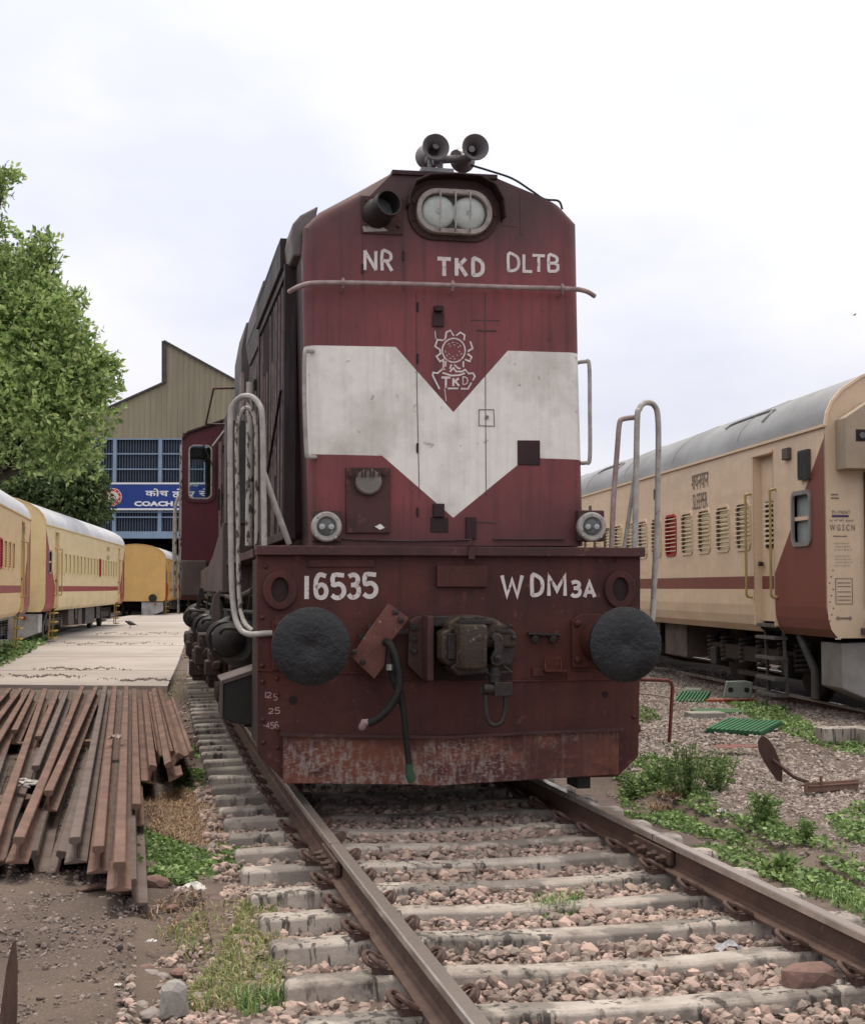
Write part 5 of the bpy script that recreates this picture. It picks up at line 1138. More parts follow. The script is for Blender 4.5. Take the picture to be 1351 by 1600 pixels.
# ================================================================== coaches
W2 = 1.62
def text_mesh(body, wd, ht, bold=.0):
    c = bpy.data.curves.new('text', 'FONT'); c.body = body; c.size = 1; c.offset = bold; c.resolution_u = 2
    o = bpy.data.objects.new('text', c); COL.objects.link(o); dg = bpy.context.evaluated_depsgraph_get(); me = bpy.data.meshes.new_from_object(o.evaluated_get(dg))
    bpy.data.objects.remove(o); co = np.empty(len(me.vertices)*3); me.vertices.foreach_get('co', co); co = co.reshape(-1, 3)
    lo, hi = co.min(0), co.max(0); co[:, 0] = (co[:, 0]-lo[0])/(hi[0]-lo[0])*wd; co[:, 1] = (co[:, 1]-lo[1])/(hi[1]-lo[1])*ht; me.vertices.foreach_set('co', co.ravel()); me.update(); return me
def coachmat(name, base, dirt, stripe, L, side, ztop=3.22):
    def ex(t, c, mix, noise, ramp, tc):
        s = N(t, 'ShaderNodeSeparateXYZ'); t.links.new(tc.outputs['Object'], s.inputs[0])
        def mth(op, a, b=None):
            q = N(t, 'ShaderNodeMath', operation=op)
            for i, v in enumerate((a, b)):
                if v is None: continue
                if isinstance(v, (int, float)): q.inputs[i].default_value = v
                else: t.links.new(v, q.inputs[i])
            return q.outputs[0]
        y, z = s.outputs[1], s.outputs[2]
        diag = mth('MINIMUM', mth('MULTIPLY', mth('SUBTRACT', 3.12, z), 1.067), 1.64)
        m1 = mth('LESS_THAN', y, diag); m2 = mth('LESS_THAN', mth('SUBTRACT', L, y), diag)
        m3 = mth('MULTIPLY', mth('GREATER_THAN', z, 1.40), mth('LESS_THAN', z, 1.565))
        onside = mth('LESS_THAN', mth('ABSOLUTE', s.outputs[0]), .30)
        m = mth('MULTIPLY', mth('MAXIMUM', mth('MAXIMUM', m1, m2), m3), mth('LESS_THAN', z, 3.21))
        lowd = mix(ramp(noise(2, (1, .3, 2), 4, 77), .45, .7, 0, .5), c, tuple(dirt))
        return mix(m, lowd, tuple(stripe))
    return mat(name, base, dirt, .35, .9, .45, bump=.05, bscale=3, streak=.3, streakc=dirt, extra=ex, rvar=.08)
def coach(P, heading, side, label, base, dirt, stripe, roofc, near_text=None, nwin=18, detail=2, L=21.3, red=(4,), z0=-.05, face=None, texts=(), nbars=9):
    """local: x=0 is the side towards the middle track, x*side grows inwards, y along the coach, z above rail"""
    th = empty('railway_coach', (P[0], P[1], z0), heading, label, 'coach', 'railway coaches')
    sx = side; mb_ = coachmat('coach_paint', base, dirt, stripe, L, side); roofm = mat('coach_roof', roofc, tuple(c*.55 for c in roofc), .7, 1.1, .5, bump=.1, stretch=(1, .5, 1)); em = mat('coach_end_paint', face or base, dirt, .6, 1.6, .6, streak=.3, streakc=dirt)
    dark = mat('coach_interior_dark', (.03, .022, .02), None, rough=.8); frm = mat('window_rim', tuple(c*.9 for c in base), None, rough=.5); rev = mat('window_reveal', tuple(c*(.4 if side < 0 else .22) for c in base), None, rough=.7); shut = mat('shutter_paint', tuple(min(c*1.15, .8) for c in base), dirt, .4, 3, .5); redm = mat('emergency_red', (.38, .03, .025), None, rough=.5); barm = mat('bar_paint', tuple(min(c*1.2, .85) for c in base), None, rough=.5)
    ywin = [2.5+.84*i for i in range(nwin)]; wy = .56; zw0, zw1 = 1.92, 2.52
    cells = [(y, y+wy, zw0, zw1) for y in ywin]
    D0, D1 = 1.66, 2.36; door = [(D0, D1, .98, 3.08)]; end0 = (.45, 1.0, 1.95, 2.5)
    dy0, dy1 = L-2.36, L-1.66
    ycuts = sorted(set([0, end0[0], end0[1], D0, D1, dy0, dy1, L]+[a for c in cells for a in c[:2]])); zcuts = [1.2, zw0, end0[2], zw1-.0001, 2.521, 3.08, 3.22]
    zcuts = sorted(set([1.2, zw0, zw1, 3.08, 3.22]))
    def hole(y, z):
        for a, b, c_, d in cells+[(end0[0], end0[1], zw0, zw1)]:
            if a < y < b and c_ < z < d: return True
        return (D0 < y < D1 or dy0 < y < dy1) and z < 3.08
    low = [(.12, .86), (.045, .95), (.012, 1.07)]
    b = MB()
    for i in range(len(ycuts)-1):
        y0, y1 = ycuts[i], ycuts[i+1]; ym = (y0+y1)/2
        for j in range(len(zcuts)-1):
            if not hole(ym, (zcuts[j]+zcuts[j+1])/2): b.add([(0, y0, zcuts[j]), (0, y1, zcuts[j]), (0, y1, zcuts[j+1]), (0, y0, zcuts[j+1])], [(0, 1, 2, 3)])
        if not (D0 < ym < D1 or dy0 < ym < dy1):
            s_ = low+[(0, 1.2)]
            for k in range(3): b.add([(sx*s_[k][0], y0, s_[k][1]), (sx*s_[k][0], y1, s_[k][1]), (sx*s_[k+1][0], y1, s_[k+1][1]), (sx*s_[k+1][0], y0, s_[k+1][1])], [(0, 1, 2, 3)])
    # far side, floor, partitions
    b.add([(sx*3.24, 0, .86), (sx*3.24, L, .86), (sx*3.24, L, 3.22), (sx*3.24, 0, 3.22)], [(0, 1, 2, 3)])
    b.build('body_side', mb_, th)
    MB().box(*sorted((sx*.12, sx*3.2)), .02, L-.02, .88, .95).build('floor', dark, th)
    MB().box(*sorted((sx*.9, sx*.92)), .02, L-.02, .95, 3.2).build('inner_partition', dark, th)
    # roof
    RA = [(0+W2*(1-math.cos(math.radians(a))) if 0 else 0, 0) for a in [0]]
    ro = [(0, 3.22), (.02, 3.34), (.08, 3.46), (.2, 3.58), (.42, 3.71), (.75, 3.83), (1.15, 3.90), (1.62, 3.93)]; ro = [(x, 3.22+(z-3.22)*1.13) for x, z in ro]; ro = ro+[(3.24-x, z) for x, z in reversed(ro[:-1])]
    V = []; ny = 12
    for j in range(ny+1):
        for x, z in ro: V.append((sx*x, L*j/ny, z))
    n = len(ro); r = MB().add(V, [(j*n+i, j*n+i+1, (j+1)*n+i+1, (j+1)*n+i) for j in range(ny) for i in range(n-1)]).build('roof', roofm, th, smooth=50)
    mb = MB(); mb.box(*sorted((sx*-.03, sx*.0)), -.01, L+.01, 3.205, 3.235); mb.build('gutter', frm, r)
    if detail > 1:
        mb = MB()
        for k in range(3):
            yc = 2.3+k*7.8
            mb.tube(smoothpath([(sx*.10, yc-.0, 3.525), (sx*.22, yc-.02, 3.65), (sx*.30, yc+.2, 3.705), (sx*.30, yc+1.6, 3.705), (sx*.2, yc+1.75, 3.635)]), .022, 6)
        for k in range(1, 7): mb.tube([(sx*x, L*k/7, z+.0) for x, z in ro[1:12]], .008, 5)
        mb.build('roof_bead', roofm, r, smooth=60)
    # ends
    es = [(x, z) for x, z in ro]+[(3.24, 1.2), (3.12, .86), (.12, .86), (.045, .95), (.012, 1.07), (0, 1.2)]
    for y0, y1 in ((-.0, .03), (L-.03, L)):
        MB().prism([(sx*x, z) for x, z in es], y0, y1).build('end_wall', em, th)
    mb = MB(); mb.ribbon([(sx*x, z) for x, z in ro], .03, -.02, .01); mb.build('end_rim', frm, th)
    # vestibule, buffers, end fittings
    mb = MB(); mb.box(*sorted((sx*1.12, sx*1.2)), -.32, 0, 1.15, 3.35); mb.box(*sorted((sx*2.04, sx*2.12)), -.32, 0, 1.15, 3.35); mb.box(*sorted((sx*1.12, sx*2.12)), -.32, 0, 3.35, 3.43); mb.box(*sorted((sx*1.2, sx*2.04)), -.04, -.005, 1.15, 3.35)
    if detail > 0: mb.build('vestibule', em, th, bevel=.02)
    for bxx in (.64, 2.6):
        mb = MB(); mb.lathe([(0, .10), (-.25, .10), (-.25, .07), (-.5, .07), (-.5, .23), (-.54, .23), (-.55, .001)], (sx*bxx, 0, 1.03), (0, 1, 0), 24); mb.build('buffer', M['black'], th, smooth=35)
    # windows
    for k, (y0, y1, c0, c1) in enumerate(cells):
        m_s = redm if k in red else shut
        w_ = MB(); d = .055 if side > 0 else .03
        w_.box(*sorted((sx*.0, sx*d)), y0-.001, y0+.004, c0, c1, 0); w_.box(*sorted((sx*.0, sx*d)), y1-.004, y1+.001, c0, c1, 0); w_.box(*sorted((0, sx*d)), y0, y1, c0-.001, c0+.004, 0); w_.box(*sorted((0, sx*d)), y0, y1, c1-.004, c1+.001, 0)
        w_.box(*sorted((sx*d, sx*(d+.01))), y0, y1, c0, c1, 1)
        for q in range(11):
            z = c0+.03+(c1-c0-.05)*q/10; w_.box(*sorted((sx*(d-.018), sx*d)), y0+.03, y1-.03, z-.012, z+.010, 1)
        o = w_.build('window', [rev if k not in red else redm, m_s], th)
        fr_ = MB(); fr_.ribbon(rrect(y0-.005, y1+.005, c0-.005, c1+.005, .10, 4), .035, -.012, .004, closed=True, fn=lambda a, b_, c_: (sx*b_, a, c_))
        fr_.build('frame', frm if k not in red else redm, o)
        if detail > 1 and k < 9:
            bb = MB()
            for q in range(nbars): z = c0+.06+(c1-c0-.11)*q/(nbars-1); bb.bar((-sx*.02, y0-.02, z), (-sx*.02, y1+.0, z), .008, .012)
            bb.build('bar', barm, o)
    # end window
    eo = MB(); eo.box(*sorted((sx*.05, sx*.06)), end0[0], end0[1], zw0, zw1, 0)
    eo = eo.build('end_window', mat('frosted', (.30, .34, .34), (.2, .23, .24), .6, 5, .25), th)
    MB().ribbon(rrect(end0[0], end0[1], zw0-.0, zw1, .08, 4), .05, -.02, .01, closed=True, fn=lambda a, b_, c_: (sx*b_, a, c_)).build('frame', mat('alu_frame', (.33, .31, .31), None, rough=.35, metal=.5), eo)
    mb = MB(); mb.box(*sorted((sx*.01, sx*.05)), end0[0], end0[1], (zw0+zw1)/2-.02, (zw0+zw1)/2+.025); mb.build('sash', frm, eo)
    # doors
    for a, b_ in ((D0, D1), (dy0, dy1)):
        d = MB(); d.box(*sorted((sx*.10, sx*.13)), a, b_, 1.0, 3.08, 0); d = d.build('door', mb_, th)
        mb = MB(); mb.box(*sorted((0, sx*.13)), a-.03, a, .95, 3.1); mb.box(*sorted((0, sx*.13)), b_, b_+.03, .95, 3.1); mb.box(*sorted((-sx*.02, sx*.13)), a-.03, b_+.03, 3.08, 3.12); mb.build('door_frame', frm, d)
        w_ = MB(); w_.box(*sorted((sx*.08, sx*.099)), a+.22, a+.5, 1.92, 2.5, 0)
        for q in range(9): w_.box(*sorted((sx*.055, sx*.079)), a+.2, a+.52, 1.96+q*.062, 1.985+q*.062, 1)
        w_.build('window', [dark, shut], d)
        MB().cyl((sx*.08, a+.62, 1.72), (sx*.03, a+.62, 1.72), .03, 10).build('handle', M['steel'], d)
        for yy in (a-.10, b_+.10):
            MB().tube(smoothpath([(0, yy, 2.62), (-sx*.07, yy, 2.60), (-sx*.075, yy, 2.5), (-sx*.075, yy, 1.5), (-sx*.07, yy, 1.32), (0, yy, 1.3)], 4), .017, 8).build('door_handrail', mat('yellow_paint', (.42, .31, .12), (.32, .25, .16), .7, 9, .5), th, smooth=60)
        mb = MB()
        for yy in (a+.03, b_-.03): mb.bar((sx*.12, yy, .93), (sx*.16, yy, .12), .04, .03, up=(1, 0, 0))
        for z in (.80, .55, .30, .1): mb.bar((sx*.08, a, z), (sx*.08, b_, z), .17, .035)
        mb.box(*sorted((sx*.02, sx*.14)), a, b_, .93, .97)
        mb.build('ladder', mat('ladder_grey', (.12, .11, .11), (.06, .05, .05), .6, 9, .6) if side > 0 else mat('ladder_yellow', (.45, .30, .08), None, rough=.7), th)
    # underframe: bogies with springs, boxes
    for by in (3.6, L-3.6):
        bg = MB(); bg.box(*sorted((sx*.36, sx*.50)), by-1.7, by+1.7, .42, .62); bg.box(*sorted((sx*2.74, sx*2.88)), by-1.7, by+1.7, .42, .62); bg.box(*sorted((sx*.5, sx*2.74)), by-.2, by+.2, .4, .7); bg.bar((sx*.42, by-.6, .25), (sx*.42, by+.6, .25), .08, .06)
        bg = bg.build('bogie', M['blackbrown'], th)
        for dy in (-1.45, 1.45):
            for xx, so in ((.66, -1), (2.58, 1)):
                MB().lathe([(0, .38), (.02, .457), (.12, .45), (.13, .48), (.15, .48), (.15, .2)], (sx*xx, by+dy, .457), (sx*(-so), 0, 0), 32).build('wheel', M['blackbrown'], bg, smooth=40)
            MB().box(*sorted((sx*.30, sx*.5)), by+dy-.14, by+dy+.14, .3, .56).build('axle_box', M['black'], bg, bevel=.02)
        if detail > 0:
            for dy in (-1.15, -.35, .35, 1.15, -1.75, 1.75):
                mb = MB(); mb.tube([(sx*.42+.085*math.cos(t*.8), by+dy+.085*math.sin(t*.8), .36+.38*t/48) for t in range(49)], .022, 6); mb.build('coil_spring', M['dkgrey'], bg, smooth=60)
    for (y0, y1, z, m, nm) in ((6.2, 7.4, .35, M['sillgrey'], 'battery_box'), (7.7, 8.2, .5, M['black'], 'under_box'), (8.5, 9.3, .3, M['sillgrey'], 'battery_box'), (10.2, 12.6, .28, M['dkgrey'], 'battery_box'), (13.2, 14.2, .4, M['black'], 'under_box')):
        MB().box(*sorted((sx*.25, sx*.9)), y0, y1, z, .87).build(nm, m, th, bevel=.01)
    MB().box(*sorted((sx*.9, sx*2.3)), 5.4, L-5.4, .35, .87).build('underframe', M['black'], th)
    tg = mat('tank_grey', (.26, .255, .25) if side > 0 else (.45, .45, .45), (.14, .12, .11), .7, 3, .7, bump=.1)
    mb = MB(); n4 = [(.18, .30), (.18, .80), (1.3, .84), (1.3, .02), (.85, .02)]
    mb.prism([(sx*a, b_) for a, b_ in n4], .06, .66); tk = mb.build('retention_tank', tg, th, bevel=.015)
    MB().cyl((sx*.55, .05, .70), (sx*.55, -.02, .70), .05, 14).build('tank_valve', redm, tk)
    mb = MB(); mb.tube([(sx*.16, 1.25, .85), (sx*.22, .95, .45), (sx*.2, .9, .12)], .045, 10); mb.build('drain_pipe', M['dkgrey'], th, smooth=50)
    # lettering on the side
    lt = mat('coach_lettering', (.06, .055, .055), tuple(base), .5, 20, .8)
    def put(body, y0, y1, z0_, z1_, bold=.0, m=lt, name='lettering'):
        me = text_mesh(body, abs(y1-y0), z1_-z0_, bold); me.materials.append(m); o = bpy.data.objects.new(name, me); COL.objects.link(o); o.parent = th
        if sx > 0: o.matrix_local = Matrix(((0, 0, -1, -.006), (-1, 0, 0, max(y0, y1)), (0, 1, 0, z0_), (0, 0, 0, 1)))
        else: o.matrix_local = Matrix(((0, 0, 1, .006), (1, 0, 0, min(y0, y1)), (0, 1, 0, z0_), (0, 0, 0, 1)))
        return o
    for t in texts: put(*t)
    return th, put
CB_ = (.60, .455, .315)
cr_, putr = coach((4.36, 15.6), math.atan(.1125), 1, 'weathered cream sleeper coach with a maroon corner and grey roof on the right-hand track', (.80, .61, .44), (.53, .40, .285), (.20, .062, .048), (.25, .255, .26), red=(4,), face=(.62, .48, .35),
    texts=(('शयनयान', 5.02, 4.22, 2.84, 3.06, .006), ('SLEEPER', 4.98, 4.28, 2.55, 2.78, .004)))
lt = mat('end_lettering', (.12, .10, .095), (.42, .33, .24), .5, 20, .8); pur = mat('end_mark_purple', (.07, .04, .14), None, rough=.8)
def endput(body, x0, x1, z0_, z1_, bold=0, m=lt, name='end_lettering', par=cr_):
    me = text_mesh(body, x1-x0, z1_-z0_, bold); me.materials.append(m); o = bpy.data.objects.new(name, me); COL.objects.link(o); o.parent = par
    o.matrix_local = Matrix(((1, 0, 0, x0), (0, 0, -1, -.006), (0, 1, 0, z0_), (0, 0, 0, 1))); return o
endput('PU PAINT', .07, .28, 2.235, 2.275); endput('W G S C N', .04, .33, 2.05, 2.12, .01); endput('पु वि को शुद्ध', .04, .32, 2.145, 2.18)
for k, z in enumerate((1.90, 1.865, 1.83, 1.76, 1.725, 1.69, 1.655)): endput('II X II V III V II'[k % 3:], .09+.01*(k % 2), .26+.015*(k % 3), z, z+.016)
mb = MB()
for x0, x1, z0_, z1_ in ((.06, .14, 2.445, 2.46), (.06, .15, 2.405, 2.42), (.08, .24, 1.985, 1.995)): mb.box(x0, x1, -.006, .0, z0_, z1_)
mb.ribbon([(.10, 1.24), (.29, 1.24), (.29, 1.52), (.10, 1.52)], .006, -.006, 0, closed=True)
for z in (1.47, 1.43, 1.37, 1.32, 1.28): mb.box(.12, .27, -.006, 0, z, z+.007)
for cx in (.12, .26): mb.lathe([(0, .022), (-.006, .02), (-.006, .001)], (cx, 0, 1.08), (0, 1, 0), 12)
mb.box(.13, .25, -.005, 0, 1.07, 1.09)
for k in range(9): mb.lathe([(0, .012), (-.004, .001)], (.03+.02*(k % 3), 0, 1.05+k*.07), (0, 1, 0), 6)
mb.build('end_markings', lt, cr_); MB().box(.07, .26, -.006, 0, 2.20, 2.225).build('end_mark', pur, cr_)
bx = MB().prism([(.12, 2.72), (1.1, 2.72), (1.1, 3.52), (.42, 3.48), (.12, 3.28)], -.28, -.0).build('end_locker', mat('locker_cream', (.38, .31, .23), (.25, .19, .15), .6, 2, .6), cr_, bevel=.008)
MB().box(.24, .36, -.285, -.27, 3.02, 3.15).build('lamp_recess', M['seam'], bx); MB().cyl((.31, -.30, 3.085), (.31, -.28, 3.085), .035, 12).build('tail_lamp', M['darklens'], bx)
mb = MB(); mb.box(.44, .47, -.05, 0, 1.2, 2.7); mb.build('end_rail', em_ := M['sillgrey'], cr_)
mb = MB(); mb.tube([(.42, -.05, 1.02), (.43, -.08, 1.1), (.47, -.08, 1.12), (.52, -.05, 1.04)], .012, 6); mb.box(.38, .56, -.04, 0, .9, .97); mb.build('buffer_step', M['sillgrey'], cr_)
# vent grille and lamps on the side of the right coach
mb = MB(); mb.box(-.05, .0, .42, .70, 2.66, 3.0); 
for k in range(6): mb.box(-.06, -.05, .44+k*.045, .46+k*.045, 2.68, 2.98)
mb.build('side_vent', M['dkgrey'], cr_); MB().box(-.05, 0, 1.02, 1.22, 2.94, 3.08).build('side_lamp', M['sillgrey'], cr_, bevel=.01)
mb = MB()
for y in (6.9, 8.1, 9.8, 11.6, 13.6): mb.box(-.02, 0, y, y+.16, 2.83, 3.0)
mb.build('water_inlet', M['sillgrey'], cr_)
# left-hand coaches on the curved track
hd = math.atan(.193)
ex = (-10.15, 35.6); near1 = (ex[0]+math.sin(hd)*21.3, ex[1]-math.cos(hd)*21.3)
coach(near1, hd, -1, 'cream coach with maroon stripe nearest at the left edge of the photo', (.68, .50, .26), (.50, .35, .20), (.24, .045, .035), (.60, .61, .66), red=(14,), z0=-.15, detail=1,
      texts=(('शयनयान', 19.0, 19.8, 2.8, 3.0, .006), ('SLEEPER', 19.0, 19.8, 2.5, 2.7, .004)))
hd2 = math.atan(.113)
coach((-10.42, 38.0), hd2, -1, 'pale yellow coach with white roof, second in the row at the left', (.74, .60, .34), (.52, .42, .25), (.26, .03, .025), (.62, .63, .68), red=(11,), z0=-.15, detail=1, L=20.3,
      texts=(('शयनयान', 14.0, 14.9, 2.85, 3.02, .004), ('SLEEPER', 14.0, 14.9, 2.55, 2.7, .003)))
coach((-14.75, 78.0), math.atan(.10), -1, 'orange-yellow coach with a plain end wall entering the shed', (.66, .43, .16), (.50, .32, .13), (.30, .05, .03), (.62, .63, .68), red=(), z0=-.25, detail=0, face=(.68, .43, .16))
# side rails under the coaches
def side_track(P, hdg, side, L0, L1, z, label):
    d = Vector((-math.sin(hdg), math.cos(hdg), 0)); r = Vector((math.cos(hdg), math.sin(hdg), 0))*side; P = Vector((P[0], P[1], 0))
    for o_, nm in ((.78, 'near'), (2.46, 'far')):
        a = P+r*o_+d*L0; b = P+r*o_+d*L1; mb = MB(); sweep_rail(mb, [a+Vector((0, 0, z)), b+Vector((0, 0, z))], [r, r], RP, 0, 1)
        tag(mb.build('running_rail', [M['rail'], M['railtop']]), f'{nm} rail of the track under {label}', 'rail', 'rails of the side tracks')
side_track((4.36, 15.6), math.atan(.1125), 1, -9, 60, -.05, 'the right-hand coach'); side_track(near1, hd, -1, -6, 22, -.15, 'the nearest left coach'); side_track((-10.42, 38.0), hd2, -1, 0, 48, -.15, 'the pale yellow coach')
for k in range(26):
    q = Vector((4.36, 15.6, 0))+Vector((-math.sin(.112), math.cos(.112), 0))*(-5+k*.62)+Vector((math.cos(.112), math.sin(.112), 0))*1.62
    o = MB().box(-1.37, 1.37, -.12, .12, -.1, .0).build('side_sleeper', M['sleeper'], bevel=.01); o.location = (q.x, q.y, -.21); o.rotation_euler = (0, 0, .112)
    tag(o, 'concrete sleeper in the shade under the right-hand coach', 'sleeper', 'sleepers of the right-hand track')
# ================================================================== coach shed
sh = empty('coach_shed', (0, 88, -.2), 0, 'tall khaki sheet-clad coach depot with a saw-tooth roof and blue barred front', 'shed')
def BL(px_, py_): p = AT(px_, py_, 88); return (p.x, p.z+.2)
khaki = mat('khaki_sheeting', (.28, .25, .18), (.18, .165, .125), .8, .25, .7, stretch=(1, 1, .25), streak=.6, streakc=(.33, .29, .20), bump=.1)
prof = [BL(60, 687), BL(130, 655), BL(257, 598), BL(257, 533), BL(375, 598), BL(520, 672), BL(520, 606), BL(660, 676), BL(660, 687)]
x0s, x1s = prof[0][0], prof[-1][0]
fw = MB(); fw.prism(prof, 0, .12); x = x0s+.2
def top_at(x):
    for (a, b), (c, d) in zip(prof[:-2], prof[1:-1]):
        if a <= x <= c and c > a: return b+(d-b)*(x-a)/(c-a)
    return prof[0][1]
zb = prof[0][1]
while x < x1s-.1:
    fw.box(x-.03, x+.03, -.035, .01, zb+.05, top_at(x)-.05); x += .34
fw.build('gable_cladding', khaki, sh)
mb = MB()
for a, b in zip(prof[:-2], prof[1:-1]): mb.bar((a[0], -.05, a[1]), (b[0], -.05, b[1]), .3, .12)
mb.build('roof_edge_trim', M['dkgrey'], sh)
rf = MB(); V = [(x, y, z) for y in (-.1, 40) for x, z in prof[:-1]]; n = len(prof)-1
rf.add(V, [(i, i+1, n+i+1, n+i) for i in range(n-1)]); rf.build('roof', khaki, sh)
lb = mat('light_blue_paint', (.24, .33, .46), (.15, .21, .30), .5, 2, .6); nb = mat('navy_grille_backing', (.012, .02, .05), (.03, .04, .06), .6, 1.5, .7); barg = mat('grille_bar_blue', (.12, .15, .20), (.16, .20, .24), .6, 2, .6)
_, zt = BL(200, 686); _, zl = BL(200, 836)
MB().box(x0s, x1s, .25, .3, zl, zt).build('grille_backing', nb, sh)
mb = MB(); x = x0s
while x < x1s: mb.box(x, x+.028, .1, .14, zl, zt); x += .17
mb.build('vertical_bars', barg, sh)
for px_ in (60, 120, 180, 251, 322, 393, 464, 535, 606):
    xx, _ = BL(px_, 700); MB().box(xx-.11, xx+.11, -.1, .24, zl-.0, zt-.02).build('post', lb, sh, bevel=.01)
for py_ in (686, 709, 733, 800, 808): 
    _, z = BL(200, py_); MB().box(x0s, x1s, -.04, .05, z-.045, z+.035).build('rail', lb, sh)
_, z = BL(200, 836); MB().box(x0s, x1s, -.15, .3, z-.22, z+.22).build('lintel', lb, sh, bevel=.02)
for a, b in ((x0s, x0s+.4), (x1s-.4, x1s)): MB().box(a, b, -.1, 40, 0, zt).build('side_wall', khaki, sh)
MB().box(x0s, x1s, 39.5, 40, 0, zt).build('back_wall', M['dkgrey'], sh)
MB().box(x0s+.4, x1s-.4, .4, 39, zl-.1, zl).build('inner_ceiling', M['black'], sh)
for px_ in (120, 464): xx, _ = BL(px_, 700); MB().box(xx-.2, xx+.2, .0, .3, 0, zl-.2).build('column', M['dkgrey'], sh)
# blue name board
sg = empty('name_board', (0, 87.7, -.2), 0, 'long blue name board with white lettering and a round red emblem on the shed front', 'sign')
sx0, sz1 = BL(148, 755); sx1, sz0 = BL(560, 797)
sblue = mat('sign_blue', (.015, .045, .24), (.02, .05, .2), .4, 1, .5); sw = mat('sign_white', (.75, .77, .82), None, rough=.5)
MB().box(sx0, sx1, 0, .12, sz0, sz1).build('board', sblue, sg)
mb = MB(); mb.box(sx0, sx1, -.02, 0, sz1-.09, sz1+.02); mb.box(sx0, sx1, -.02, 0, sz0-.02, sz0+.09); mb.build('border', sw, sg)
def signtext(body, pxa, pxb, pya, pyb, bold, name):
    a, b = BL(pxa, pyb), BL(pxb, pya); me = text_mesh(body, b[0]-a[0], b[1]-a[1], bold); me.materials.append(sw); o = bpy.data.objects.new(name, me); COL.objects.link(o); o.parent = sg; o.matrix_local = Matrix(((1, 0, 0, a[0]), (0, 0, -1, -.03), (0, 1, 0, a[1]), (0, 0, 0, 1)))
signtext('कोच', 229, 265, 764, 776, .02, 'hindi_lettering'); signtext('केयर', 271, 306, 764, 780, .02, 'hindi_lettering'); signtext('सेंटर', 312, 350, 764, 776, .02, 'hindi_lettering'); signtext('गोरखपुर', 296, 312, 757, 761, .0, 'small_lettering')
signtext('COACH CARE CENTRE', 211.5, 385, 783.5, 791.5, .05, 'english_lettering')
ec_ = BL(179, 777); em = empty('emblem', (ec_[0], -.03, ec_[1])); em.parent = sg; r0 = .52; er = mat('emblem_red', (.50, .03, .035), None, rough=.5); ew = mat('emblem_cream', (.62, .58, .52), None, rough=.5)
MB().cyl((0, 0, 0), (0, -.02, 0), r0*1.04, 32).build('rim', sw, em); MB().cyl((0, -.02, 0), (0, -.03, 0), r0*.97, 32).build('ring', er, em); MB().cyl((0, -.03, 0), (0, -.04, 0), r0*.68, 32).build('disc', ew, em)
mb = MB(); mb.ribbon(arc(0, -.1, r0*.34, 0, 180, 12), .05, -.045, -.04); mb.ribbon(arc(0, -.1, r0*.14, 0, 360, 12), .04, -.045, -.04); mb.ribbon([(-.3, -.18), (.3, -.18)], .05, -.045, -.04); mb.build('engine_motif', M['ledge'], em)
mb = MB()
for i in range(10):
    a = 2*PI*i/10; mb.lathe([(0, .035), (-.006, .03), (-.006, .001)], (r0*.83*math.cos(a), -.03, r0*.83*math.sin(a)), (0, 1, 0), 8)
mb.build('star_dots', sw, em)
# ================================================================== trees and plants
LF = leafmat('tree_leaf', (.07, .15, .028), (.27, .42, .10), (.50, .60, .25), .35); LF2 = leafmat('dark_leaf', (.030, .062, .02), (.075, .125, .045), (.14, .19, .08)); LFG = leafmat('ground_leaf', (.035, .085, .022), (.15, .28, .07), (.30, .42, .15)); GRS = leafmat('grass_blade', (.09, .17, .035), (.24, .27, .09), (.38, .33, .16)); DRY = leafmat('dry_straw', (.20, .10, .055), (.36, .20, .11), (.44, .32, .20), .1); WD = leafmat('weed_leaf', (.05, .13, .03), (.13, .24, .06), (.26, .30, .14))
bark = mat('bark', (.10, .08, .065), (.05, .04, .035), .7, 3, .9, bump=.6)
def leaf_quads(P, size, dirs, aspect=.45, fold=.25):
    """each leaf: two folded triangles pairs (a 4-vertex kite) from P along dirs"""
    n = len(P); d = dirs/np.linalg.norm(dirs, axis=1)[:, None]; up = rng.normal(size=(n, 3)); s_ = np.cross(d, up); s_ /= np.linalg.norm(s_, axis=1)[:, None]+1e-9; nn = np.cross(s_, d)
    L_ = size[:, None]
    a = P; b = P+d*L_*.5+s_*L_*aspect*.5+nn*L_*fold*.3; c = P+d*L_; e = P+d*L_*.5-s_*L_*aspect*.5+nn*L_*fold*.3
    V = np.stack([a, b, c, e], 1).reshape(-1, 3); i = np.arange(n)[:, None]*4; Fc = np.concatenate([i+[0, 1, 2], i+[0, 2, 3]], 1).reshape(-1, 3); return V, Fc
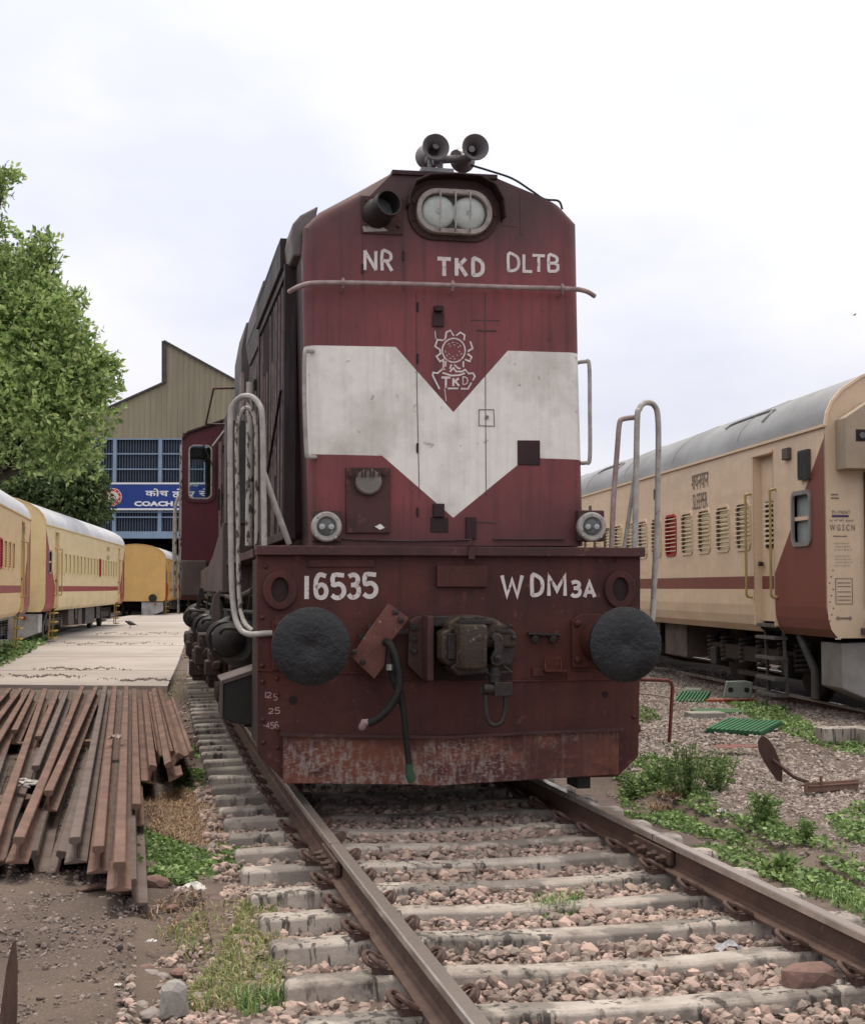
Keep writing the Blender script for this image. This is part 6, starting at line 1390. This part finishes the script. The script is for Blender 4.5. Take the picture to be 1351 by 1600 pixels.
def tree(name, base, blobs, leafm, nw, ls, label, trunk_r=.3, whorl=5, spread=.5):
    th = empty(name, base, 0, label, 'tree'); B = Vector(base)
    pts = []; dirs = []
    vol = np.array([b[3]**2 for b in blobs]); vol = vol/vol.sum()
    for (x, y, z, r), v in zip(blobs, vol):
        n = int(nw*v); u = rng.normal(size=(n, 3)); u /= np.linalg.norm(u, axis=1)[:, None]; u[:, 2] = np.where(u[:, 2] < -.5, -u[:, 2]*.6, u[:, 2])
        rad = r*(1-.55*rng.random(n)**1.7)*(1+.16*np.sin(u[:, 0]*5+x)*np.sin(u[:, 1]*6+u[:, 2]*5+y)); lump = (np.sin(u[:, 0]*9+z)*np.sin(u[:, 2]*9+x)+np.sin(u[:, 1]*11)); keep = rng.random(n) < (.72+.28*np.clip(lump, -1, 1))
        q = np.array([x, y, z])+u*rad[:, None]*np.array([1, 1, .88]); pts.append(q[keep]); dirs.append(u[keep])
    P = np.concatenate(pts); D = np.concatenate(dirs); P = np.repeat(P, whorl, 0)+rng.normal(0, ls*.25, (len(P)*whorl, 3)); D = np.repeat(D, whorl, 0)*.5+rng.normal(0, .7, (len(P), 3))
    V, Fc = leaf_quads(P-np.array(B), ls*rng.uniform(.5, 1.45, len(P)), D, .5)
    cr = fastmesh('crown', V, Fc, [leafm]); cr.parent = th
    mb = MB(); c0 = Vector(blobs[0][:3])-B; mid = c0*.35; mid.z = c0.z*.45
    mb.tube(smoothpath([Vector((0, 0, 0)), mid*.6, mid]), [trunk_r*(1.15-.45*i/12) for i in range(13)], 10)
    for x, y, z, r in blobs:
        e = Vector((x, y, z))-B; a = mid*random.uniform(.8, 1.0); m_ = a.lerp(e, .5)+Vector((random.uniform(-.4, .4), random.uniform(-.4, .4), .3)); pp = smoothpath([a, m_, e]); mb.tube(pp, [trunk_r*.5*(1-.85*i/(len(pp)-1)) for i in range(len(pp))], 7)
        for _ in range(4):
            t = e+Vector(rng.normal(size=3))*r*.45; mb.tube([m_.lerp(e, .6), t], [trunk_r*.13, trunk_r*.03], 5)
    mb.build('trunk', bark, th, smooth=60); return th
def blob(px_, py_, Y, r): p = AT(px_, py_, Y); return (p.x, p.y, p.z, r)
tree('broadleaf_tree', (-16.5, 47.5, -.2), [blob(-60, 560, 47, 4.2), blob(10, 500, 46, 2.1), blob(45, 560, 45.5, 2.3), blob(95, 590, 45.5, 1.75), blob(60, 660, 45, 2.3), blob(120, 640, 46, 1.35), blob(20, 700, 45, 2.2), blob(-140, 430, 48, 3.0), blob(-30, 430, 47, 1.4), blob(35, 430, 46, 1.25), blob(-18, 300, 46, .75), blob(-14, 372, 46, .85), blob(68, 380, 46, .55), blob(82, 400, 46, .35), blob(8, 280, 46, .55), blob(115, 470, 46, .5), blob(150, 590, 46, .85), blob(172, 575, 46, .40), blob(55, 475, 46, 1.2), blob(75, 500, 45, 1.2), blob(95, 720, 46, 1.3), blob(130, 560, 46, .75), blob(-15, 620, 44, 2.2), blob(160, 625, 46, .6), blob(60, 405, 46, .5)],
     LF, 17000, .195, 'tall light green broadleaf tree overhanging the coaches at the left', .38)
tree('dark_leafy_tree', (-17.2, 66, -.2), [blob(60, 790, 66, 2.4), blob(110, 785, 65, 1.9), blob(125, 770, 65, 1.25), blob(110, 740, 65, 1.2), blob(138, 800, 65, .95), blob(20, 790, 66, 2.3), blob(85, 820, 66, 1.7), blob(122, 835, 65, 1.2), blob(155, 750, 65, .5)], LF2, 8500, .23, 'dark green bushy tree between the big tree and the shed', .25)
tree('dark_leafy_tree', (-22, 70, -.2), [blob(-40, 760, 70, 3.4), blob(-110, 760, 70, 4)], LF2, 2500, .3, 'dark tree mass behind the coaches, cut off by the left edge of the photo', .3)
for k in range(9):
    X_ = -44+k*3.2+random.uniform(-1, 1); tree('distant_tree', (X_, 118+random.uniform(-4, 6), -.2), [(X_, 118, 5, 3.2), (X_+1.5, 118, 4, 2.4)], LF2, 420, .5, 'distant dark tree behind the big tree at the left', .25)['group'] = 'distant trees behind the shed yard'
    kids_ = None
def cover(poly, n, hmax, size, m, name, label=None, gap=0):
    P = lift_track(poly_pts(poly, n))
    if gap: P = P[(np.sin(P[:, 0]*6.1+1)*np.sin(P[:, 1]*4.3)+.6*np.sin(P[:, 0]*13+P[:, 1]*9)+rng.normal(0, .25, n)) > gap]; n = len(P)
    P[:, 2] += rng.uniform(.005, hmax, n)*(.5+.5*np.sin(P[:, 0]*7)*np.sin(P[:, 1]*5)); D = rng.normal(0, 1, (n, 3)); D[:, 2] = np.abs(D[:, 2])*.25
    V, Fc = leaf_quads(P, size*rng.uniform(.6, 1.4, n), D, .75, .1); return tag(fastmesh(name, V, Fc, [m]), label, kind='stuff')
cover([(205, 1300), (230, 1285), (262, 1305), (300, 1300), (330, 1310), (378, 1300), (385, 1350), (345, 1368), (290, 1366), (240, 1362), (208, 1350)], 8500, .07, .03, LFG, 'ground_cover', 'bright green low plants beside the scrap rails', gap=-.5)
cover([(275, 1200), (300, 1192), (333, 1200), (333, 1215), (300, 1228), (276, 1225)], 900, .06, .04, LFG, 'ground_cover')
cover([(300, 1160), (315, 1160), (318, 1176), (302, 1178)], 160, .05, .04, LFG, 'ground_cover')
cover([(968, 1215), (1000, 1190), (1060, 1195), (1140, 1190), (1145, 1225), (1090, 1245), (1130, 1262), (1180, 1275), (1260, 1310), (1351, 1350), (1440, 1440), (1400, 1460), (1307, 1412), (1245, 1379), (1162, 1350), (1100, 1318), (1031, 1281), (970, 1262)], 19000, .075, .03, LFG, 'ground_cover', 'green creeping plants along the right rail', gap=-.28)
cover([(1290, 1275), (1351, 1255), (1420, 1262), (1420, 1330), (1330, 1320), (1300, 1300)], 2600, .07, .03, LFG, 'ground_cover')
cover([(1130, 1105), (1200, 1108), (1290, 1150), (1351, 1170), (1351, 1185), (1270, 1170), (1200, 1145)], 5200, .08, .036, LFG, 'ground_cover', 'green plants between the panels and the right-hand track')
cover([(1000, 1118), (1022, 1118), (1030, 1136), (1002, 1138)], 260, .10, .05, WD, 'ground_cover')
cover([(760, 1424), (800, 1412), (850, 1408), (905, 1410), (930, 1418), (880, 1428), (800, 1430)], 650, .05, .02, LFG, 'ground_cover', 'green tufts between the sleepers')
cover([(-40, 1060), (0, 1048), (60, 1015), (92, 993), (80, 990), (-40, 1024)], 6000, .22, .09, LFG, 'ground_cover', 'grass strip beside the left track')
def grass(poly, n, h, m, name='grass', lean=.5, wd=.004, label=None):
    P = lift_track(poly_pts(poly, n)); hh = h*rng.uniform(.4, 1.2, n); a = rng.uniform(0, 6.28, n); ln = rng.uniform(.1, lean, n); dx, dy = np.cos(a)*ln, np.sin(a)*ln
    w_ = np.full(n, wd); p0 = P; s_ = np.stack([-np.sin(a), np.cos(a), 0*a], 1)*w_[:, None]
    m1 = P+np.stack([dx*hh*.35, dy*hh*.35, hh*.6], 1); t_ = P+np.stack([dx*hh*1.2, dy*hh*1.2, hh*(1-.35*ln)], 1)
    V = np.stack([p0-s_, p0+s_, m1+s_*.7, m1-s_*.7, t_], 1).reshape(-1, 3); i = np.arange(n)[:, None]*5; Fc = np.concatenate([i+[0, 1, 2], i+[0, 2, 3], i+[3, 2, 4]], 1).reshape(-1, 3)
    return tag(fastmesh(name, V, Fc, [m]), label, kind='stuff')
grass([(270, 1560), (340, 1480), (380, 1400), (430, 1380), (430, 1440), (450, 1530), (400, 1555), (340, 1560)], 1700, .09, GRS, lean=1.2, label='yellowing grass beside the sleeper ends')
grass([(235, 1440), (330, 1400), (440, 1380), (420, 1440), (300, 1480)], 500, .06, GRS, lean=1.3)
grass([(360, 1545), (450, 1530), (440, 1560), (380, 1570)], 260, .10, LFG, lean=.8)
grass([(820, 1424), (860, 1405), (910, 1405), (900, 1426)], 260, .10, LFG, lean=.9)
grass([(865, 1340), (920, 1330), (925, 1345), (870, 1350)], 260, .04, GRS, lean=.9)
grass([(650, 1385), (720, 1380), (720, 1392), (655, 1395)], 160, .04, GRS, lean=.9)
grass([(225, 1240), (290, 1222), (345, 1262), (378, 1300), (330, 1310), (290, 1305), (240, 1290)], 5200, .06, DRY, 'dry_straw', lean=2.6, label='brown dry straw between the scrap rails and the sleepers')
grass([(1010, 1245), (1060, 1232), (1070, 1246), (1020, 1256)], 300, .06, DRY, 'dry_straw', lean=2.4)
grass([(220, 1400), (300, 1370), (420, 1400), (380, 1440), (250, 1440)], 300, .05, DRY, 'dry_straw', lean=2.4)
grass([(1180, 1330), (1351, 1400), (1420, 1460), (1351, 1425), (1240, 1375)], 500, .08, LFG, lean=.8)
grass([(262, 1090), (292, 1090), (290, 1050), (272, 1050)], 400, .08, GRS, lean=1)
# taller weeds, one thing each
def weed(px_, py_, h, w_, label, n=16, m=WD, ls=.045):
    h *= .85; w_ *= 1.7; n = int(n*1.3); c = G(px_, py_, -.17); c.z = gz(c.x, c.y); th = empty('weed_plant', c, 0, label, 'plant', 'tall weeds right of the track'); mb = MB(); P = []; D = []
    for k in range(n):
        a = random.uniform(0, 6.28); r = random.uniform(0, w_); hh = h*random.uniform(.45, 1.1); pts = [Vector((r*.3*math.cos(a), r*.3*math.sin(a), 0)), Vector((r*.7*math.cos(a), r*.7*math.sin(a), hh*.5)), Vector((r*math.cos(a), r*math.sin(a), hh))]
        sp = smoothpath(pts, 5); mb.tube(sp, .003, 5)
        for q in range(30):
            t = random.randint(1, len(sp)-1); P.append(sp[t]); D.append((random.uniform(-1, 1), random.uniform(-1, 1), random.uniform(-.1, .8)))
    mb.build('stem', mat('stem', (.12, .16, .06), None) if 'stem' not in bpy.data.materials else bpy.data.materials['stem'], th)
    V, Fc = leaf_quads(np.array(P), ls*rng.uniform(.6, 1.3, len(P)), np.array(D), .35, .2); f = fastmesh('foliage', V, Fc, [m]); f.parent = th
weed(1075, 1240, .42, .16, 'tallest bushy weed beside the nose end of the right rail', 26)
weed(1118, 1228, .34, .14, 'bushy weed right of the tallest one, yellow-green tips', 18)
weed(1040, 1225, .24, .14, 'low bushy weed left of the tallest one, near the guard plate', 16, LFG)
weed(1198, 1290, .27, .08, 'upright narrow weed below the rusty disc', 16, LFG)
weed(1262, 1310, .16, .05, 'small weed between the upright weed and the right edge', 8, LFG)
weed(1222, 1345, .12, .06, 'small broad-leaved weed low by the right rail', 6, LFG, .07)
weed(998, 1226, .20, .12, 'leafy weed tucked against the corner of the locomotive guard plate', 12, LFG)
